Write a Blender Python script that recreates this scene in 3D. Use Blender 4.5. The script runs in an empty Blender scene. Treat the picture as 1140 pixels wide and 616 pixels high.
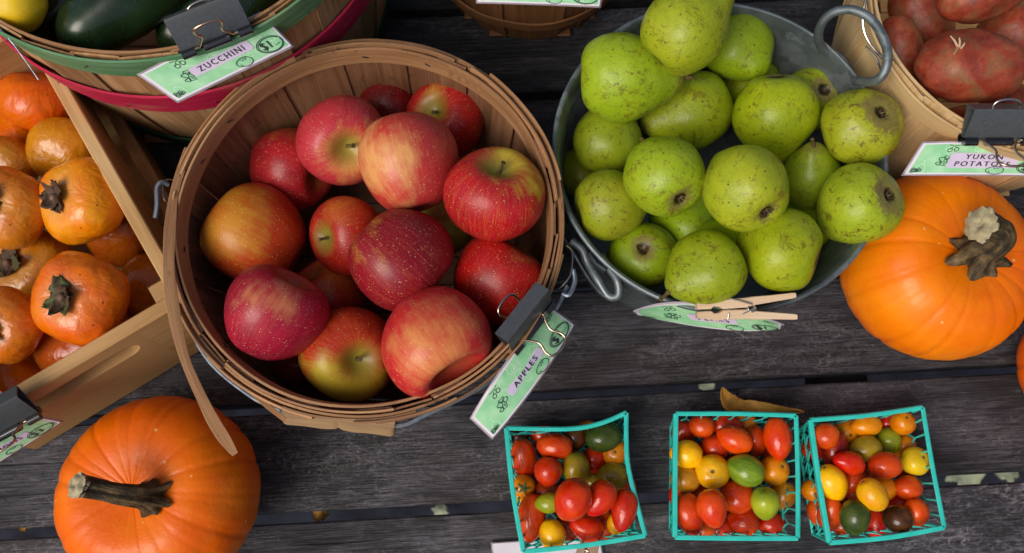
import bpy, bmesh, math, random
from mathutils import Vector, Matrix, noise as mnoise
random.seed(7)
PI = math.pi
scene = bpy.context.scene
COL = scene.collection
# ---------------------------------------------------------------- camera model
F, TH, Z0 = 1000.0, math.radians(15), 0.90
CT, ST = math.cos(TH), math.sin(TH)
CAM = Vector((0, -Z0*ST, Z0*CT))
VX, VY, VZ = Vector((1, 0, 0)), Vector((0, CT, ST)), Vector((0, -ST, CT))
def ray(px, py): return VX*((px-570)/F) + VY*((308-py)/F) - VZ
def P(px, py, z):
    d = ray(px, py); return CAM + d*((z-CAM.z)/d.z)
def view(x, y, z): return (VX*x + VY*y + VZ*z).normalized()

def hexc(h):
    h = h.lstrip('#'); o = []
    for i in (0, 2, 4):
        c = int(h[i:i+2], 16)/255
        o.append(c/12.92 if c <= .04045 else ((c+.055)/1.055)**2.4)
    return (*o, 1)

# ---------------------------------------------------------------- node helper
class NT:
    def __init__(s, name):
        s.m = bpy.data.materials.new(name); s.m.use_nodes = True
        s.t = s.m.node_tree; s.b = s.t.nodes['Principled BSDF']
    def n(s, typ, **kw):
        nd = s.t.nodes.new(typ)
        for k, v in kw.items():
            setattr(nd, k, v)
        return nd
    def put(s, sock, v):
        if isinstance(v, bpy.types.NodeSocket): s.t.links.new(v, sock)
        elif isinstance(v, Vector): sock.default_value = v[:]
        elif isinstance(v, str): sock.default_value = hexc(v)
        else: sock.default_value = v
    def coord(s, k='Object'): return s.n('ShaderNodeTexCoord').outputs[k]
    def mapv(s, v, scale=(1, 1, 1), loc=(0, 0, 0), rot=(0, 0, 0)):
        m = s.n('ShaderNodeMapping'); s.put(m.inputs[0], v)
        m.inputs['Scale'].default_value = scale; m.inputs['Location'].default_value = loc; m.inputs['Rotation'].default_value = rot
        return m.outputs[0]
    def noise(s, v, scale=5, detail=4, rough=.55, dist=0):
        k = s.n('ShaderNodeTexNoise'); s.put(k.inputs['Vector'], v)
        k.inputs['Scale'].default_value = scale; k.inputs['Detail'].default_value = detail
        k.inputs['Roughness'].default_value = rough; k.inputs['Distortion'].default_value = dist
        return k.outputs['Fac']
    def voro(s, v, scale=10, feature='F1', out='Distance', rnd=1):
        k = s.n('ShaderNodeTexVoronoi', feature=feature); s.put(k.inputs['Vector'], v)
        k.inputs['Scale'].default_value = scale; k.inputs['Randomness'].default_value = rnd
        return k.outputs[out]
    def ramp(s, f, stops, interp='LINEAR'):
        r = s.n('ShaderNodeValToRGB'); s.put(r.inputs[0], f); e = r.color_ramp.elements
        r.color_ramp.interpolation = interp
        while len(e) < len(stops): e.new(.5)
        for i, (p, c) in enumerate(stops):
            e[i].position = p
            e[i].color = hexc(c) if isinstance(c, str) else (c, c, c, 1)
        return r.outputs[0]
    def rng(s, f, a, b, c=0, d=1):
        r = s.n('ShaderNodeMapRange'); s.put(r.inputs[0], f)
        for i, x in enumerate((a, b, c, d)): r.inputs[i+1].default_value = x
        r.clamp = True
        return r.outputs[0]
    def mix(s, f, a, b, mode='MIX'):
        k = s.n('ShaderNodeMix', data_type='RGBA', blend_type=mode)
        s.put(k.inputs[0], f); s.put(k.inputs[6], a); s.put(k.inputs[7], b)
        return k.outputs[2]
    def ma(s, op, a, b=0, c=0):
        k = s.n('ShaderNodeMath', operation=op); s.put(k.inputs[0], a); s.put(k.inputs[1], b)
        if op == 'MULTIPLY_ADD': s.put(k.inputs[2], c)
        return k.outputs[0]
    def vm(s, op, a, b=None, out=0):
        k = s.n('ShaderNodeVectorMath', operation=op); s.put(k.inputs[0], a)
        if b is not None: s.put(k.inputs[1], b)
        return k.outputs[out]
    def sep(s, v):
        k = s.n('ShaderNodeSeparateXYZ'); s.put(k.inputs[0], v); return k.outputs
    def comb(s, x, y, z):
        k = s.n('ShaderNodeCombineXYZ')
        for i, a in enumerate((x, y, z)): s.put(k.inputs[i], a)
        return k.outputs[0]
    def attr(s, name, out='Color'):
        return s.n('ShaderNodeAttribute', attribute_name=name).outputs[out]
    def bump(s, h, st=.3, dist=.01):
        k = s.n('ShaderNodeBump'); s.put(k.inputs['Height'], h)
        k.inputs['Strength'].default_value = st; k.inputs['Distance'].default_value = dist
        s.t.links.new(k.outputs[0], s.b.inputs['Normal'])
    def done(s, col=None, rough=.5, metal=0, coat=0, spec=.5, coatr=.1, **kw):
        if col is not None: s.put(s.b.inputs['Base Color'], col)
        s.put(s.b.inputs['Roughness'], rough); s.put(s.b.inputs['Metallic'], metal)
        s.b.inputs['Coat Weight'].default_value = coat; s.b.inputs['Coat Roughness'].default_value = coatr
        s.b.inputs['Specular IOR Level'].default_value = spec
        for k, v in kw.items(): s.put(s.b.inputs[k], v)
        return s.m

# ---------------------------------------------------------------- mesh builder
class MB:
    def __init__(s): s.v = []; s.f = []; s.uv = []; s.t = []
    def grid(s, rows, cu=False, cv=False, uv=None, tint=.5):
        b = len(s.v); R = len(rows); K = len(rows[0])
        for i, r in enumerate(rows):
            for j, p in enumerate(r):
                s.v.append(Vector(p)); s.uv.append(uv(i, j) if uv else (j/max(1, K-1), i/max(1, R-1)))
                s.t.append(tint)
        for i in range(R if cu else R-1):
            for j in range(K if cv else K-1):
                a, c = b+i*K+j, b+i*K+(j+1) % K
                d, e = b+((i+1) % R)*K+j, b+((i+1) % R)*K+(j+1) % K
                s.f.append((a, c, e, d))
        return b
    def face(s, pts, uv=None, tint=.5):
        b = len(s.v)
        for i, p in enumerate(pts):
            s.v.append(Vector(p)); s.uv.append(uv[i] if uv else (p[0], p[1])); s.t.append(tint)
        s.f.append(tuple(range(b, b+len(pts))))
    def strip(s, pts, N, B, w, th, tint=.5, u0=0, v0=0, endcap=True, bev=.25):
        """box-section band along pts; N normals, B width directions"""
        if not isinstance(N, (list, tuple)): N = [N]*len(pts)
        if not isinstance(B, (list, tuple)): B = [B]*len(pts)
        if not isinstance(w, (list, tuple)): w = [w]*len(pts)
        L = 0; rows = []; us = []
        for i, p in enumerate(pts):
            if i: L += (pts[i]-pts[i-1]).length
            us.append(L)
            h, t = w[i]/2, th/2; e = min(h, t)*bev
            sec = [(-h, -t+e), (-h+e, -t), (h-e, -t), (h, -t+e), (h, t-e), (h-e, t), (-h+e, t), (-h, t-e)]
            rows.append([p+B[i]*x+N[i]*y for x, y in sec])
        wv = [0, .02, .98, 1, 1.03, 1.05, 2, 2.05]
        wm = max(w)
        b = s.grid(rows, cv=True, uv=lambda i, j: (u0+us[i], v0+(rows[i][j]-pts[i]).dot(B[i])+.3*(rows[i][j]-pts[i]).dot(N[i])), tint=tint)
        if endcap:
            s.f.append(tuple(range(b+7, b-1, -1))); e = b+8*(len(pts)-1); s.f.append(tuple(range(e, e+8)))
    def box(s, c, ax, ay, az, tint=.5, bev=.0015, uvo=(0, 0)):
        """box centre c, half-axis vectors; grain along ax"""
        n = az.normalized()
        s.strip([c-ax, c-ax*.5, c+ax*.5, c+ax], n, ay.normalized(), ay.length*2, az.length*2, tint, uvo[0], uvo[1], bev=min(.9, bev/min(ay.length, az.length)))
    def tube(s, pts, r, n=10, tint=.5, closed=False, cap=True, shape=None):
        P_ = [Vector(p) for p in pts]; m = len(P_)
        if not isinstance(r, (list, tuple)): r = [r]*m
        rows = []; nrm = None; L = 0; us = []
        for i in range(m):
            a = P_[(i-1) % m] if (closed or i > 0) else P_[i]
            b = P_[(i+1) % m] if (closed or i < m-1) else P_[i]
            t = (b-a).normalized()
            if nrm is None:
                nrm = t.orthogonal().normalized()
            nrm = (nrm - t*nrm.dot(t)).normalized(); bn = t.cross(nrm)
            if i: L += (P_[i]-P_[i-1]).length
            us.append(L)
            rows.append([P_[i]+(nrm*math.cos(q)+bn*math.sin(q))*r[i]*(shape(i/(m-1), q) if shape else 1) for q in [2*PI*j/n for j in range(n)]])
        b = s.grid(rows, cu=closed, cv=True, uv=lambda i, j: (us[i], j/n*.02), tint=tint)
        if cap and not closed:
            s.f.append(tuple(range(b+n-1, b-1, -1))); e = b+n*(m-1); s.f.append(tuple(range(e, e+n)))
    def lathe(s, prof, n=96, c=Vector((0, 0, 0)), sy=1, tint=.5):
        rows = [[c+Vector((r*math.cos(2*PI*j/n), r*sy*math.sin(2*PI*j/n), z)) for j in range(n)] for r, z in prof]
        s.grid(rows, cv=True, uv=lambda i, j: (j/n*2*PI*.15, prof[i][1]), tint=tint)
    def build(s, name, mat, parent=None, smooth=40, origin=None):
        me = bpy.data.meshes.new(name)
        if origin is None:
            origin = parent.location.copy() if parent is not None else Vector((0, 0, 0))
        me.from_pydata([(v-origin)[:] for v in s.v], [], s.f)
        me.validate(); me.update()
        if len(me.loops):
            ul = me.uv_layers.new(name='UVMap')
            ca = me.color_attributes.new('tint', 'FLOAT_COLOR', 'POINT')
            buf = [0.0]*(2*len(me.loops))
            for i, l in enumerate(me.loops):
                u = s.uv[l.vertex_index]; buf[2*i] = u[0]; buf[2*i+1] = u[1]
            ul.data.foreach_set('uv', buf)
            cb = []
            for t in s.t: cb += [t, t, t, 1]
            ca.data.foreach_set('color', cb)
        me.materials.append(mat)
        if smooth:
            for p in me.polygons: p.use_smooth = True
            try: me.set_sharp_from_angle(angle=math.radians(smooth))
            except Exception: pass
        o = bpy.data.objects.new(name, me); COL.objects.link(o)
        if parent is not None: o.parent = parent
        else: o.location = origin
        return o

def tag(o, label=None, cat=None, group=None, kind=None):
    if label: o['label'] = label
    if cat: o['category'] = cat
    if group: o['group'] = group
    if kind: o['kind'] = kind
    return o
def empty(name, loc, label, cat, group=None):
    o = bpy.data.objects.new(name, None); COL.objects.link(o); o.location = loc; o.empty_display_size = .02
    return tag(o, label, cat, group)
def smoothpath(pts, k=8, closed=False):
    pts = [Vector(p) for p in pts]; out = []; n = len(pts)
    rngs = range(n if closed else n-1)
    for i in rngs:
        g = (lambda j: pts[j % n]) if closed else (lambda j: pts[max(0, min(n-1, j))])
        p0, p1, p2, p3 = g(i-1), g(i), g(i+1), g(i+2)
        for q in range(k):
            t = q/k
            out.append(.5*((2*p1)+(p2-p0)*t+(2*p0-5*p1+4*p2-p3)*t*t+(3*p1-p0-3*p2+p3)*t**3))
    if not closed: out.append(pts[-1])
    return out
def pxpath(l, k=8): return smoothpath([P(*q) for q in l], k)
def interp(pts, x):
    if x <= pts[0][0]: return pts[0][1]
    for (a, b), (c, d) in zip(pts, pts[1:]):
        if x <= c: return b+(d-b)*(x-a)/(c-a)
    return pts[-1][1]

# ================================================================ MATERIALS
def wood(name, c0, c1, c2, rough=.62, grain=1.0, tintamt=.5, spots=.0, bumpst=.35, dark='#241208'):
    """wood with grain along UV.u (metres), tint attribute per piece"""
    n = NT(name); uv = n.coord('UV'); tint = n.attr('tint', 'Fac')
    off = n.vm('MULTIPLY', n.comb(tint, tint, tint), Vector((37.1, 11.7, 5.3)))
    v = n.vm('ADD', uv, off)
    g1 = n.noise(n.mapv(v, (6*grain, 130*grain, 20)), 1, 5, .6, .6)
    g2 = n.noise(n.mapv(v, (14, 700, 20)), 1, 3, .6)
    bl = n.noise(n.mapv(v, (9, 22, 9)), 1, 3, .5)
    f = n.ma('ADD', n.ma('MULTIPLY', g1, .55), n.ma('MULTIPLY', bl, .45))
    c = n.ramp(f, [(.3, c0), (.5, c1), (.7, c2)])
    c = n.mix(n.ma('MULTIPLY', n.rng(g2, .35, .7), .22), c, dark)
    tt = n.rng(tint, 0, 1, 1-tintamt*.6, 1+tintamt*.35)
    c = n.mix(1, c, n.comb(tt, tt, tt), 'MULTIPLY')
    if spots:
        s_ = n.rng(n.noise(n.mapv(v, (30, 60, 10)), 1.2, 5, .7), .66-.05*spots, .72)
        c = n.mix(n.ma('MULTIPLY', s_, .7), c, dark)
    n.bump(n.ma('ADD', g1, g2), bumpst, .0012)
    return n.done(c, rough, spec=.35)
M = {}
M['basket'] = wood('basket_wood', '#6c4830', '#916648', '#ab8362', spots=1.2, tintamt=.7)
M['basket_rim'] = wood('basket_rim_wood', '#80593a', '#a97c54', '#c4996e', spots=1.1, tintamt=.9)
M['bushel'] = wood('bushel_wood', '#8a5f3c', '#b58a5e', '#cfae86', tintamt=.8)
M['dark_basket'] = wood('dark_basket_wood', '#5a3a20', '#7a5230', '#8d6440', tintamt=.6)
M['pale'] = wood('pale_basket_wood', '#c09a66', '#dcbc88', '#ead2a4', tintamt=.4, dark='#6a4420', bumpst=.2)
M['crate'] = wood('crate_wood', '#a07846', '#c49a64', '#d8b884', tintamt=.35, dark='#5d3a1a', bumpst=.25)
M['peg'] = wood('peg_wood', '#c8a682', '#dcbe9c', '#e8d0b2', tintamt=.2, dark='#7a5030', bumpst=.15)
M['grip'] = wood('grip_wood', '#7d6044', '#a58660', '#bb9d78', tintamt=.3, spots=1.2)
def paintwood(name, c0, c1):
    n = NT(name); uv = n.coord('UV')
    g = n.noise(n.mapv(uv, (14, 260, 5)), 1, 4, .6, .4)
    bl = n.noise(n.mapv(uv, (12, 30, 5)), 1, 4, .6)
    c = n.mix(n.rng(g, .3, .7), c0, c1)
    c = n.mix(n.ma('MULTIPLY', n.rng(bl, .55, .75), .35), c, '#b9a27a')
    n.bump(g, .3, .001)
    return n.done(c, .6, spec=.35)
M['green_hoop'] = paintwood('green_stained_wood', '#467a50', '#709c74')
M['red_hoop'] = paintwood('red_stained_wood', '#a8143a', '#c0264c')
M['dkgreen_hoop'] = paintwood('dark_green_stained_wood', '#0d3a22', '#15502e')

def plank_mat():
    n = NT('weathered_plank_wood'); uv = n.coord('UV'); t = n.attr('tint', 'Fac')
    v = n.vm('ADD', uv, n.vm('MULTIPLY', n.comb(t, t, t), Vector((13.7, 3.1, 2.2))))
    g1 = n.noise(n.mapv(v, (5, 75, 5)), 1, 6, .62, .15)
    g2 = n.noise(n.mapv(v, (22, 480, 5)), 1, 4, .65, .1)
    bl = n.noise(n.mapv(v, (6, 13, 5)), 1, 6, .7, .3)
    sc = n.noise(n.mapv(v, (30, 210, 5), rot=(0, 0, .12)), 1, 8, .82, .5)
    cl = n.noise(n.mapv(v, (8, 18, 5), rot=(0, 0, .3), loc=(2, 7, 0)), 1, 8, .72, .5)
    base = n.mix(n.rng(g1, .32, .68), '#0f0f13', '#31313a')
    base = n.mix(n.ma('MULTIPLY', n.rng(bl, .48, .7), .8), base, '#171517')
    worn = n.ma('MULTIPLY', n.rng(sc, .47, .62), n.rng(n.noise(n.mapv(v, (5, 13, 5), loc=(3, 1, 0)), 1, 6, .7, .2), .44, .62))
    lowm = n.rng(n.noise(n.mapv(v, (6, 15, 5), loc=(3, 1, 0)), 1, 6, .7, .2), .45, .62)
    s1 = n.rng(n.ma('ABSOLUTE', n.ma('SUBTRACT', n.noise(n.mapv(v, (16, 45, 5), rot=(0, 0, .5)), 1, 3, .6, 1.0), .5)), .016, .004)
    s2 = n.rng(n.ma('ABSOLUTE', n.ma('SUBTRACT', n.noise(n.mapv(v, (30, 60, 5), rot=(0, 0, -.6), loc=(4, 2, 1)), 1, 2, .5, .7), .5)), .014, .004)
    dust = n.rng(n.noise(n.mapv(v, (260, 520, 5)), 1, 5, .8), .48, .66)
    dm = n.ma('MULTIPLY', lowm, n.ma('ADD', n.ma('MULTIPLY', dust, .55), n.ma('MULTIPLY', n.ma('MAXIMUM', s1, s2), .4)))
    base = n.mix(n.ma('MULTIPLY', worn, .3), base, '#9a9598')
    base = n.mix(dm, base, '#9c989c')
    base = n.mix(n.ma('MULTIPLY', n.rng(cl, .5, .68), .42), base, '#77747c')
    base = n.mix(n.ma('MULTIPLY', n.rng(cl, .47, .36), .75), base, '#0c0c0e')
    base = n.mix(n.ma('MULTIPLY', n.rng(g2, .55, .75), .4), base, '#77747a')
    base = n.mix(n.ma('MULTIPLY', n.rng(g2, .5, .3), .6), base, '#0e0d0e')
    ns = n.noise(n.mapv(v, (3, 5, 5), loc=(9, 4, 0)), 1, 3, .5)
    base = n.mix(n.ma('MULTIPLY', n.rng(ns, .5, .72), .3), base, '#4a3830')
    ck = n.rng(n.noise(n.mapv(v, (2.2, 150, 5), loc=(5, 9, 0)), 1, 4, .6, .1), .645, .68)
    base = n.mix(n.ma('MULTIPLY', ck, .85), base, '#050505')
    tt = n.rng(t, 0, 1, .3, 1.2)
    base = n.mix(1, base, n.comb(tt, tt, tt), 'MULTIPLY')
    h = n.ma('SUBTRACT', n.ma('ADD', n.ma('MULTIPLY', g1, .6), n.ma('ADD', g2, n.ma('MULTIPLY', sc, .5))), ck)
    n.bump(h, .8, .0022)
    return n.done(base, n.rng(bl, .3, .7, .42, .62), spec=.4)
M['plank'] = plank_mat()

def simple(name, c, rough=.5, metal=0, spec=.5, coat=0, var=None, bump=0, scale=60, **kw):
    n = NT(name); v = n.coord('Object')
    f = n.noise(v, scale, 4, .6)
    col = n.mix(n.rng(f, .35, .65), c, var or c)
    if bump: n.bump(f, bump, .001)
    return n.done(col, n.rng(f, .3, .7, rough*.85, min(1, rough*1.15)), metal, coat, spec, **kw)
M['wire'] = simple('galvanized_wire', '#8f99a6', .42, .75, var='#6d7783', scale=150)
M['chrome'] = simple('bright_clip_wire', '#cfcac2', .18, 1, var='#bdb6aa', scale=80)
M['goldwire'] = simple('warm_clip_wire', '#c9a88a', .2, 1, var='#d9c4ae', scale=80)
M['clip'] = simple('black_clip_steel', '#484c50', .36, .0, spec=.7, var='#3d4144', bump=.02, scale=300)  # grey base colour stands in for sky reflected on the black steel
M['clip_lip'] = simple('glossy_black_clip_lip', '#101113', .16, .0, spec=.9, coat=.6, var='#16171a')
M['laminate'] = simple('laminate_edge', '#9a8f98', .2, 0, spec=.7, var='#b3a9b0', coat=.5)
M['card_white'] = simple('white_card', '#e6e0ea', .45, var='#dfd8e4', coat=.25)
M['ink'] = simple('dark_ink', '#22242a', .5, var='#2c2e36')
M['ink_green'] = simple('green_black_ink', '#1e4034', .5, var='#274b3e')
M['faint'] = simple('pale_print', '#c4ecc6', .45, var='#b8e6bd', coat=.25)
M['plastic'] = simple('turquoise_plastic', '#2cc4b6', .32, spec=.6, var='#3ad0c2', coat=.2)
def card_green():
    n = NT('green_printed_card'); uv = n.coord('UV')
    f = n.noise(n.mapv(uv, (2.2, 1.6, 1)), 1, 2, .5)
    c = n.ramp(f, [(.3, '#83c993'), (.5, '#9cd7a4'), (.7, '#b4e2b6')])
    return n.done(c, .4, coat=.3)
M['card_green'] = card_green()
M['patch'] = simple('lilac_card_patch', '#cdbfdb', .45, var='#d6c6de', coat=.25)
def galv():
    n = NT('galvanized_steel'); v = n.coord('Object')
    s_ = n.voro(v, 110, out='Color'); f = n.noise(v, 9, 5, .6)
    g = n.sep(s_)[0]
    c = n.mix(g, '#737d81', '#949da1'); c = n.mix(n.rng(f, .35, .7), c, '#535c60')
    c = n.mix(n.ma('MULTIPLY', n.rng(n.noise(v, 38, 5, .7), .6, .75), .4), c, '#c8d0d6')
    n.bump(f, .1, .002)
    return n.done(c, n.rng(g, 0, 1, .38, .55), .65)
M['galv'] = galv()
M['lug'] = simple('dark_steel', '#596066', .45, .8, var='#3c4247', scale=90)

def apple_mat(name, red, deep, yellow, ydir, yamt, speck='#f0c89a', cav='#8d9038', seed=0, streak=.5):
    n = NT(name); v = n.coord('Object'); p = n.sep(v)
    hor = n.vm('NORMALIZE', n.comb(p[0], p[1], 0))
    st = n.noise(n.vm('ADD', n.vm('MULTIPLY', hor, Vector((11, 11, 0))), n.comb(seed, 0, n.ma('MULTIPLY', p[2], 1.3))), 1, 4, .65, .3)
    fine = n.noise(n.vm('ADD', n.vm('MULTIPLY', hor, Vector((38, 38, 0))), n.comb(0, seed, n.ma('MULTIPLY', p[2], 2.2))), 1, 3, .6, .4)
    bl = n.noise(n.vm('ADD', v, Vector((seed, 2, 1))), 1.6, 4, .55)
    c = n.mix(n.rng(n.ma('ADD', n.ma('MULTIPLY', bl, .6), n.ma('MULTIPLY', st, .4)), .38, .62), red, deep)
    d = n.vm('DOT_PRODUCT', n.vm('NORMALIZE', v), ydir.normalized(), out=1)
    m = n.ma('ADD', n.ma('ADD', d, n.ma('MULTIPLY', n.ma('SUBTRACT', bl, .5), 1.5)), n.ma('MULTIPLY', n.ma('SUBTRACT', st, .5), streak*1.4))
    ym = n.rng(m, 1.0-yamt*1.2, 1.45-yamt*1.0)
    c = n.mix(n.ma('MULTIPLY', ym, .92), c, yellow)
    c = n.mix(n.ma('MULTIPLY', n.rng(fine, .5, .75), .2), c, yellow)
    sp = n.voro(v, 13, rnd=1); spr = n.sep(n.voro(v, 13, out='Color'))[0]
    sm = n.ma('MULTIPLY', n.rng(sp, .17, .09), n.rng(spr, .2, .5))
    sp2 = n.rng(n.voro(n.vm('ADD', v, Vector((3, 1, seed))), 24), .19, .1)
    c = n.mix(n.ma('MULTIPLY', n.ma('MAXIMUM', sm, n.ma('MULTIPLY', sp2, .6)), .7), c, speck)
    rad = n.vm('LENGTH', n.comb(p[0], p[1], 0), out=1)
    cv = n.ma('MULTIPLY', n.rng(n.ma('ADD', rad, n.ma('MULTIPLY', n.ma('SUBTRACT', st, .5), .35)), .52, .16), n.rng(p[2], .2, .4))
    c = n.mix(n.ma('MULTIPLY', cv, .85), c, cav)
    bz = n.ma('MULTIPLY', n.rng(n.noise(n.vm('ADD', v, Vector((seed, 5, 2))), 1.9, 6, .75, .4), .64, .70), .55)
    c = n.mix(bz, c, yellow)
    cb = n.ma('MULTIPLY', n.rng(n.ma('ADD', rad, n.ma('MULTIPLY', n.ma('SUBTRACT', st, .5), .2)), .34, .08), n.rng(p[2], -.2, -.4))
    c = n.mix(n.ma('MULTIPLY', cb, .85), c, cav)
    n.bump(n.noise(v, 30, 3, .6), .04, .02)
    return n.done(c, n.rng(bl, .3, .7, .34, .46), spec=.3, coat=.12, coatr=.14)

def pear_mat(name, a, b, seed=0, russ=1.0):
    n = NT(name); v = n.vm('ADD', n.coord('Object'), Vector((seed*3.1, seed*1.7, 0))); o = n.coord('Object'); p = n.sep(o)
    bl = n.noise(v, 1.5, 5, .6); m2 = n.noise(v, 7, 5, .65)
    c = n.mix(n.rng(bl, .38, .62), a, b)
    c = n.mix(n.ma('MULTIPLY', n.rng(m2, .47, .72), .4), c, '#74821a')
    fine = n.voro(v, 24); c = n.mix(n.ma('MULTIPLY', n.rng(fine, .17, .08), .42), c, '#5a6018')
    big = n.voro(v, 5.5); rr = n.sep(n.voro(v, 5.5, out='Color'))[0]
    c = n.mix(n.ma('MULTIPLY', n.ma('MULTIPLY', n.rng(n.ma('ADD', big, n.ma('MULTIPLY', m2, .18)), .27, .18), n.rng(rr, .68, .75)), .85), c, '#4c3a16')
    sc = n.ma('MAXIMUM', n.ma('SUBTRACT', n.noise(n.mapv(v, (2.2, 1.3, 1.6)), 2.4, 7, .78, .8), .004), n.ma('SUBTRACT', n.noise(n.mapv(v, (1.1, .9, 1), loc=(4, 4, 4)), 1.5, 9, .85, .4), -.012))
    c = n.mix(n.ma('MULTIPLY', n.rng(sc, .56, .61), min(.85, .75*russ)), c, '#5f4418')
    rad = n.vm('LENGTH', n.comb(p[0], p[1], 0), out=1)
    nz = n.ma('MULTIPLY', n.ma('SUBTRACT', n.noise(v, 5, 7, .8), .5), 1.1)
    cal = n.ma('MULTIPLY', n.rng(n.ma('ADD', rad, nz), .40*max(.7, russ), .30*max(.7, russ)), n.rng(p[2], -.4, -.6))
    c = n.mix(n.ma('MULTIPLY', cal, .72), c, '#7a6440')
    core = n.ma('MULTIPLY', n.rng(n.ma('ADD', rad, n.ma('MULTIPLY', nz, .4)), .22, .14), n.rng(p[2], -.3, -.5))
    c = n.mix(core, c, '#2c2110')
    nk = n.rng(n.ma('ADD', p[2], nz), 1.15, 1.35)
    c = n.mix(n.ma('MULTIPLY', nk, .7), c, '#75682f')
    n.bump(n.ma('ADD', m2, n.ma('MULTIPLY', fine, .3)), .12, .02)
    return n.done(c, n.rng(m2, .3, .7, .3, .44), spec=.32, coat=.1, coatr=.15)

def persimmon_mat(name, a, b, seed=0, bloom=.5):
    n = NT(name); o = n.coord('Object'); v = n.vm('ADD', o, Vector((seed*2.3, seed, 0))); p = n.sep(o)
    bl = n.noise(v, 1.4, 4, .6); m2 = n.noise(v, 2.2, 4, .5, .3)
    c = n.mix(n.rng(bl, .35, .65), a, b)
    rad = n.vm('LENGTH', n.comb(p[0], p[1], 0), out=1)
    bm = n.ma('MULTIPLY', n.rng(m2, .42, .68), n.ma('MULTIPLY', n.rng(n.ma('ADD', rad, n.ma('MULTIPLY', m2, .4)), 1.15, .6), n.rng(p[2], 0, .35)))
    c = n.mix(n.ma('MULTIPLY', bm, bloom*.8), c, '#dca060')
    if bloom > .3:
        rg = n.ma('MULTIPLY', n.rng(n.ma('ADD', rad, n.ma('MULTIPLY', n.noise(v, 6, 6, .75), .35)), .78, .5), n.rng(p[2], .1, .3))
        c = n.mix(n.ma('MULTIPLY', rg, .38), c, '#c09058')
    sp = n.voro(v, 4.5); rr = n.sep(n.voro(v, 4.5, out='Color'))[1]
    c = n.mix(n.ma('MULTIPLY', n.ma('MULTIPLY', n.rng(n.ma('ADD', sp, n.ma('MULTIPLY', n.noise(v, 12, 4), .12)), .17, .12), n.rng(rr, .5, .6)), .8), c, '#2e160a')
    sc = n.noise(v, 3.2, 7, .8, .5)
    c = n.mix(n.ma('MULTIPLY', n.rng(sc, .7, .74), .6), c, '#54300f')
    wr = n.noise(n.mapv(v, (2.4, 2.4, 1.2)), 1.2, 2, .5, .8)
    n.bump(wr, .12, .05)
    return n.done(c, n.rng(m2, .3, .7, .2, .34), spec=.35, coat=.35, coatr=.07)

def pumpkin_mat(name, a, b, seed=0):
    n = NT(name); o = n.coord('Object'); v = n.vm('ADD', o, Vector((seed, seed*2, 0)))
    bl = n.noise(v, 14, 4, .6); m2 = n.noise(v, 60, 5, .65)
    c = n.mix(n.rng(bl, .35, .65), a, b)
    gr = n.attr('tint', 'Fac')
    c = n.mix(n.ma('MULTIPLY', n.rng(n.noise(v, 7, 4, .55), .45, .65), .45), c, '#f89a10')
    c = n.mix(n.ma('MULTIPLY', n.rng(gr, .3, .9), .25), c, '#d85000')
    c = n.mix(n.ma('MULTIPLY', n.rng(n.noise(n.mapv(v, (1, 1, .4)), 34, 7, .8, .8), .64, .69), .35), c, '#c07030')
    sp = n.voro(v, 85); rr = n.sep(n.voro(v, 85, out='Color'))[0]
    c = n.mix(n.ma('MULTIPLY', n.ma('MULTIPLY', n.rng(sp, .14, .08), n.rng(rr, .72, .82)), .8), c, '#f0b878')
    rr2 = n.sep(n.voro(v, 46, out='Color'))[1]
    c = n.mix(n.ma('MULTIPLY', n.ma('MULTIPLY', n.rng(n.ma('ADD', n.voro(v, 46), n.ma('MULTIPLY', m2, .1)), .13, .09), n.rng(rr2, .86, .92)), .7), c, '#6e2c08')
    n.bump(n.ma('ADD', m2, n.ma('ADD', bl, n.noise(v, 230, 3, .6))), .22, .0016)
    return n.done(c, n.rng(m2, .3, .7, .32, .45), spec=.28, coat=.10, coatr=.12)

def tomato_mat(name, a, b, streaks=None, tip=None):
    n = NT(name); o = n.coord('Object'); r = n.n('ShaderNodeObjectInfo').outputs['Random']
    v = n.vm('ADD', o, n.comb(n.ma('MULTIPLY', r, 40), 0, 0)); p = n.sep(o)
    bl = n.noise(v, 1.1, 3, .5)
    c = n.mix(n.rng(n.ma('ADD', bl, n.ma('MULTIPLY', p[2], .12)), .36, .64), a, b)
    if tip: c = n.mix(n.ma('MULTIPLY', n.rng(n.ma('ADD', p[2], n.ma('MULTIPLY', bl, .5)), .75, 1.2), .8), c, tip)
    if streaks:
        hor = n.vm('NORMALIZE', n.comb(p[0], p[1], 0))
        st = n.noise(n.vm('ADD', n.vm('MULTIPLY', hor, Vector((3.5, 3.5, 0))), n.comb(0, r, n.ma('MULTIPLY', p[2], .6))), 1, 3, .6)
        c = n.mix(n.rng(st, .45, .62), c, streaks)
    rad = n.vm('LENGTH', n.comb(p[0], p[1], 0), out=1)
    c = n.mix(n.ma('MULTIPLY', n.rng(rad, .15, .09), n.rng(p[2], .2, .4)), c, '#6b5a24')
    hs = n.n('ShaderNodeHueSaturation'); n.put(hs.inputs['Color'], c)
    n.put(hs.inputs['Value'], n.rng(r, 0, 1, .85, 1.12)); n.put(hs.inputs['Hue'], n.rng(r, 0, 1, .493, .507))
    n.bump(n.noise(v, 2.5, 2, .5), .06, .1)
    return n.done(hs.outputs[0], .2, spec=.3, coat=.3, coatr=.05)
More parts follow.
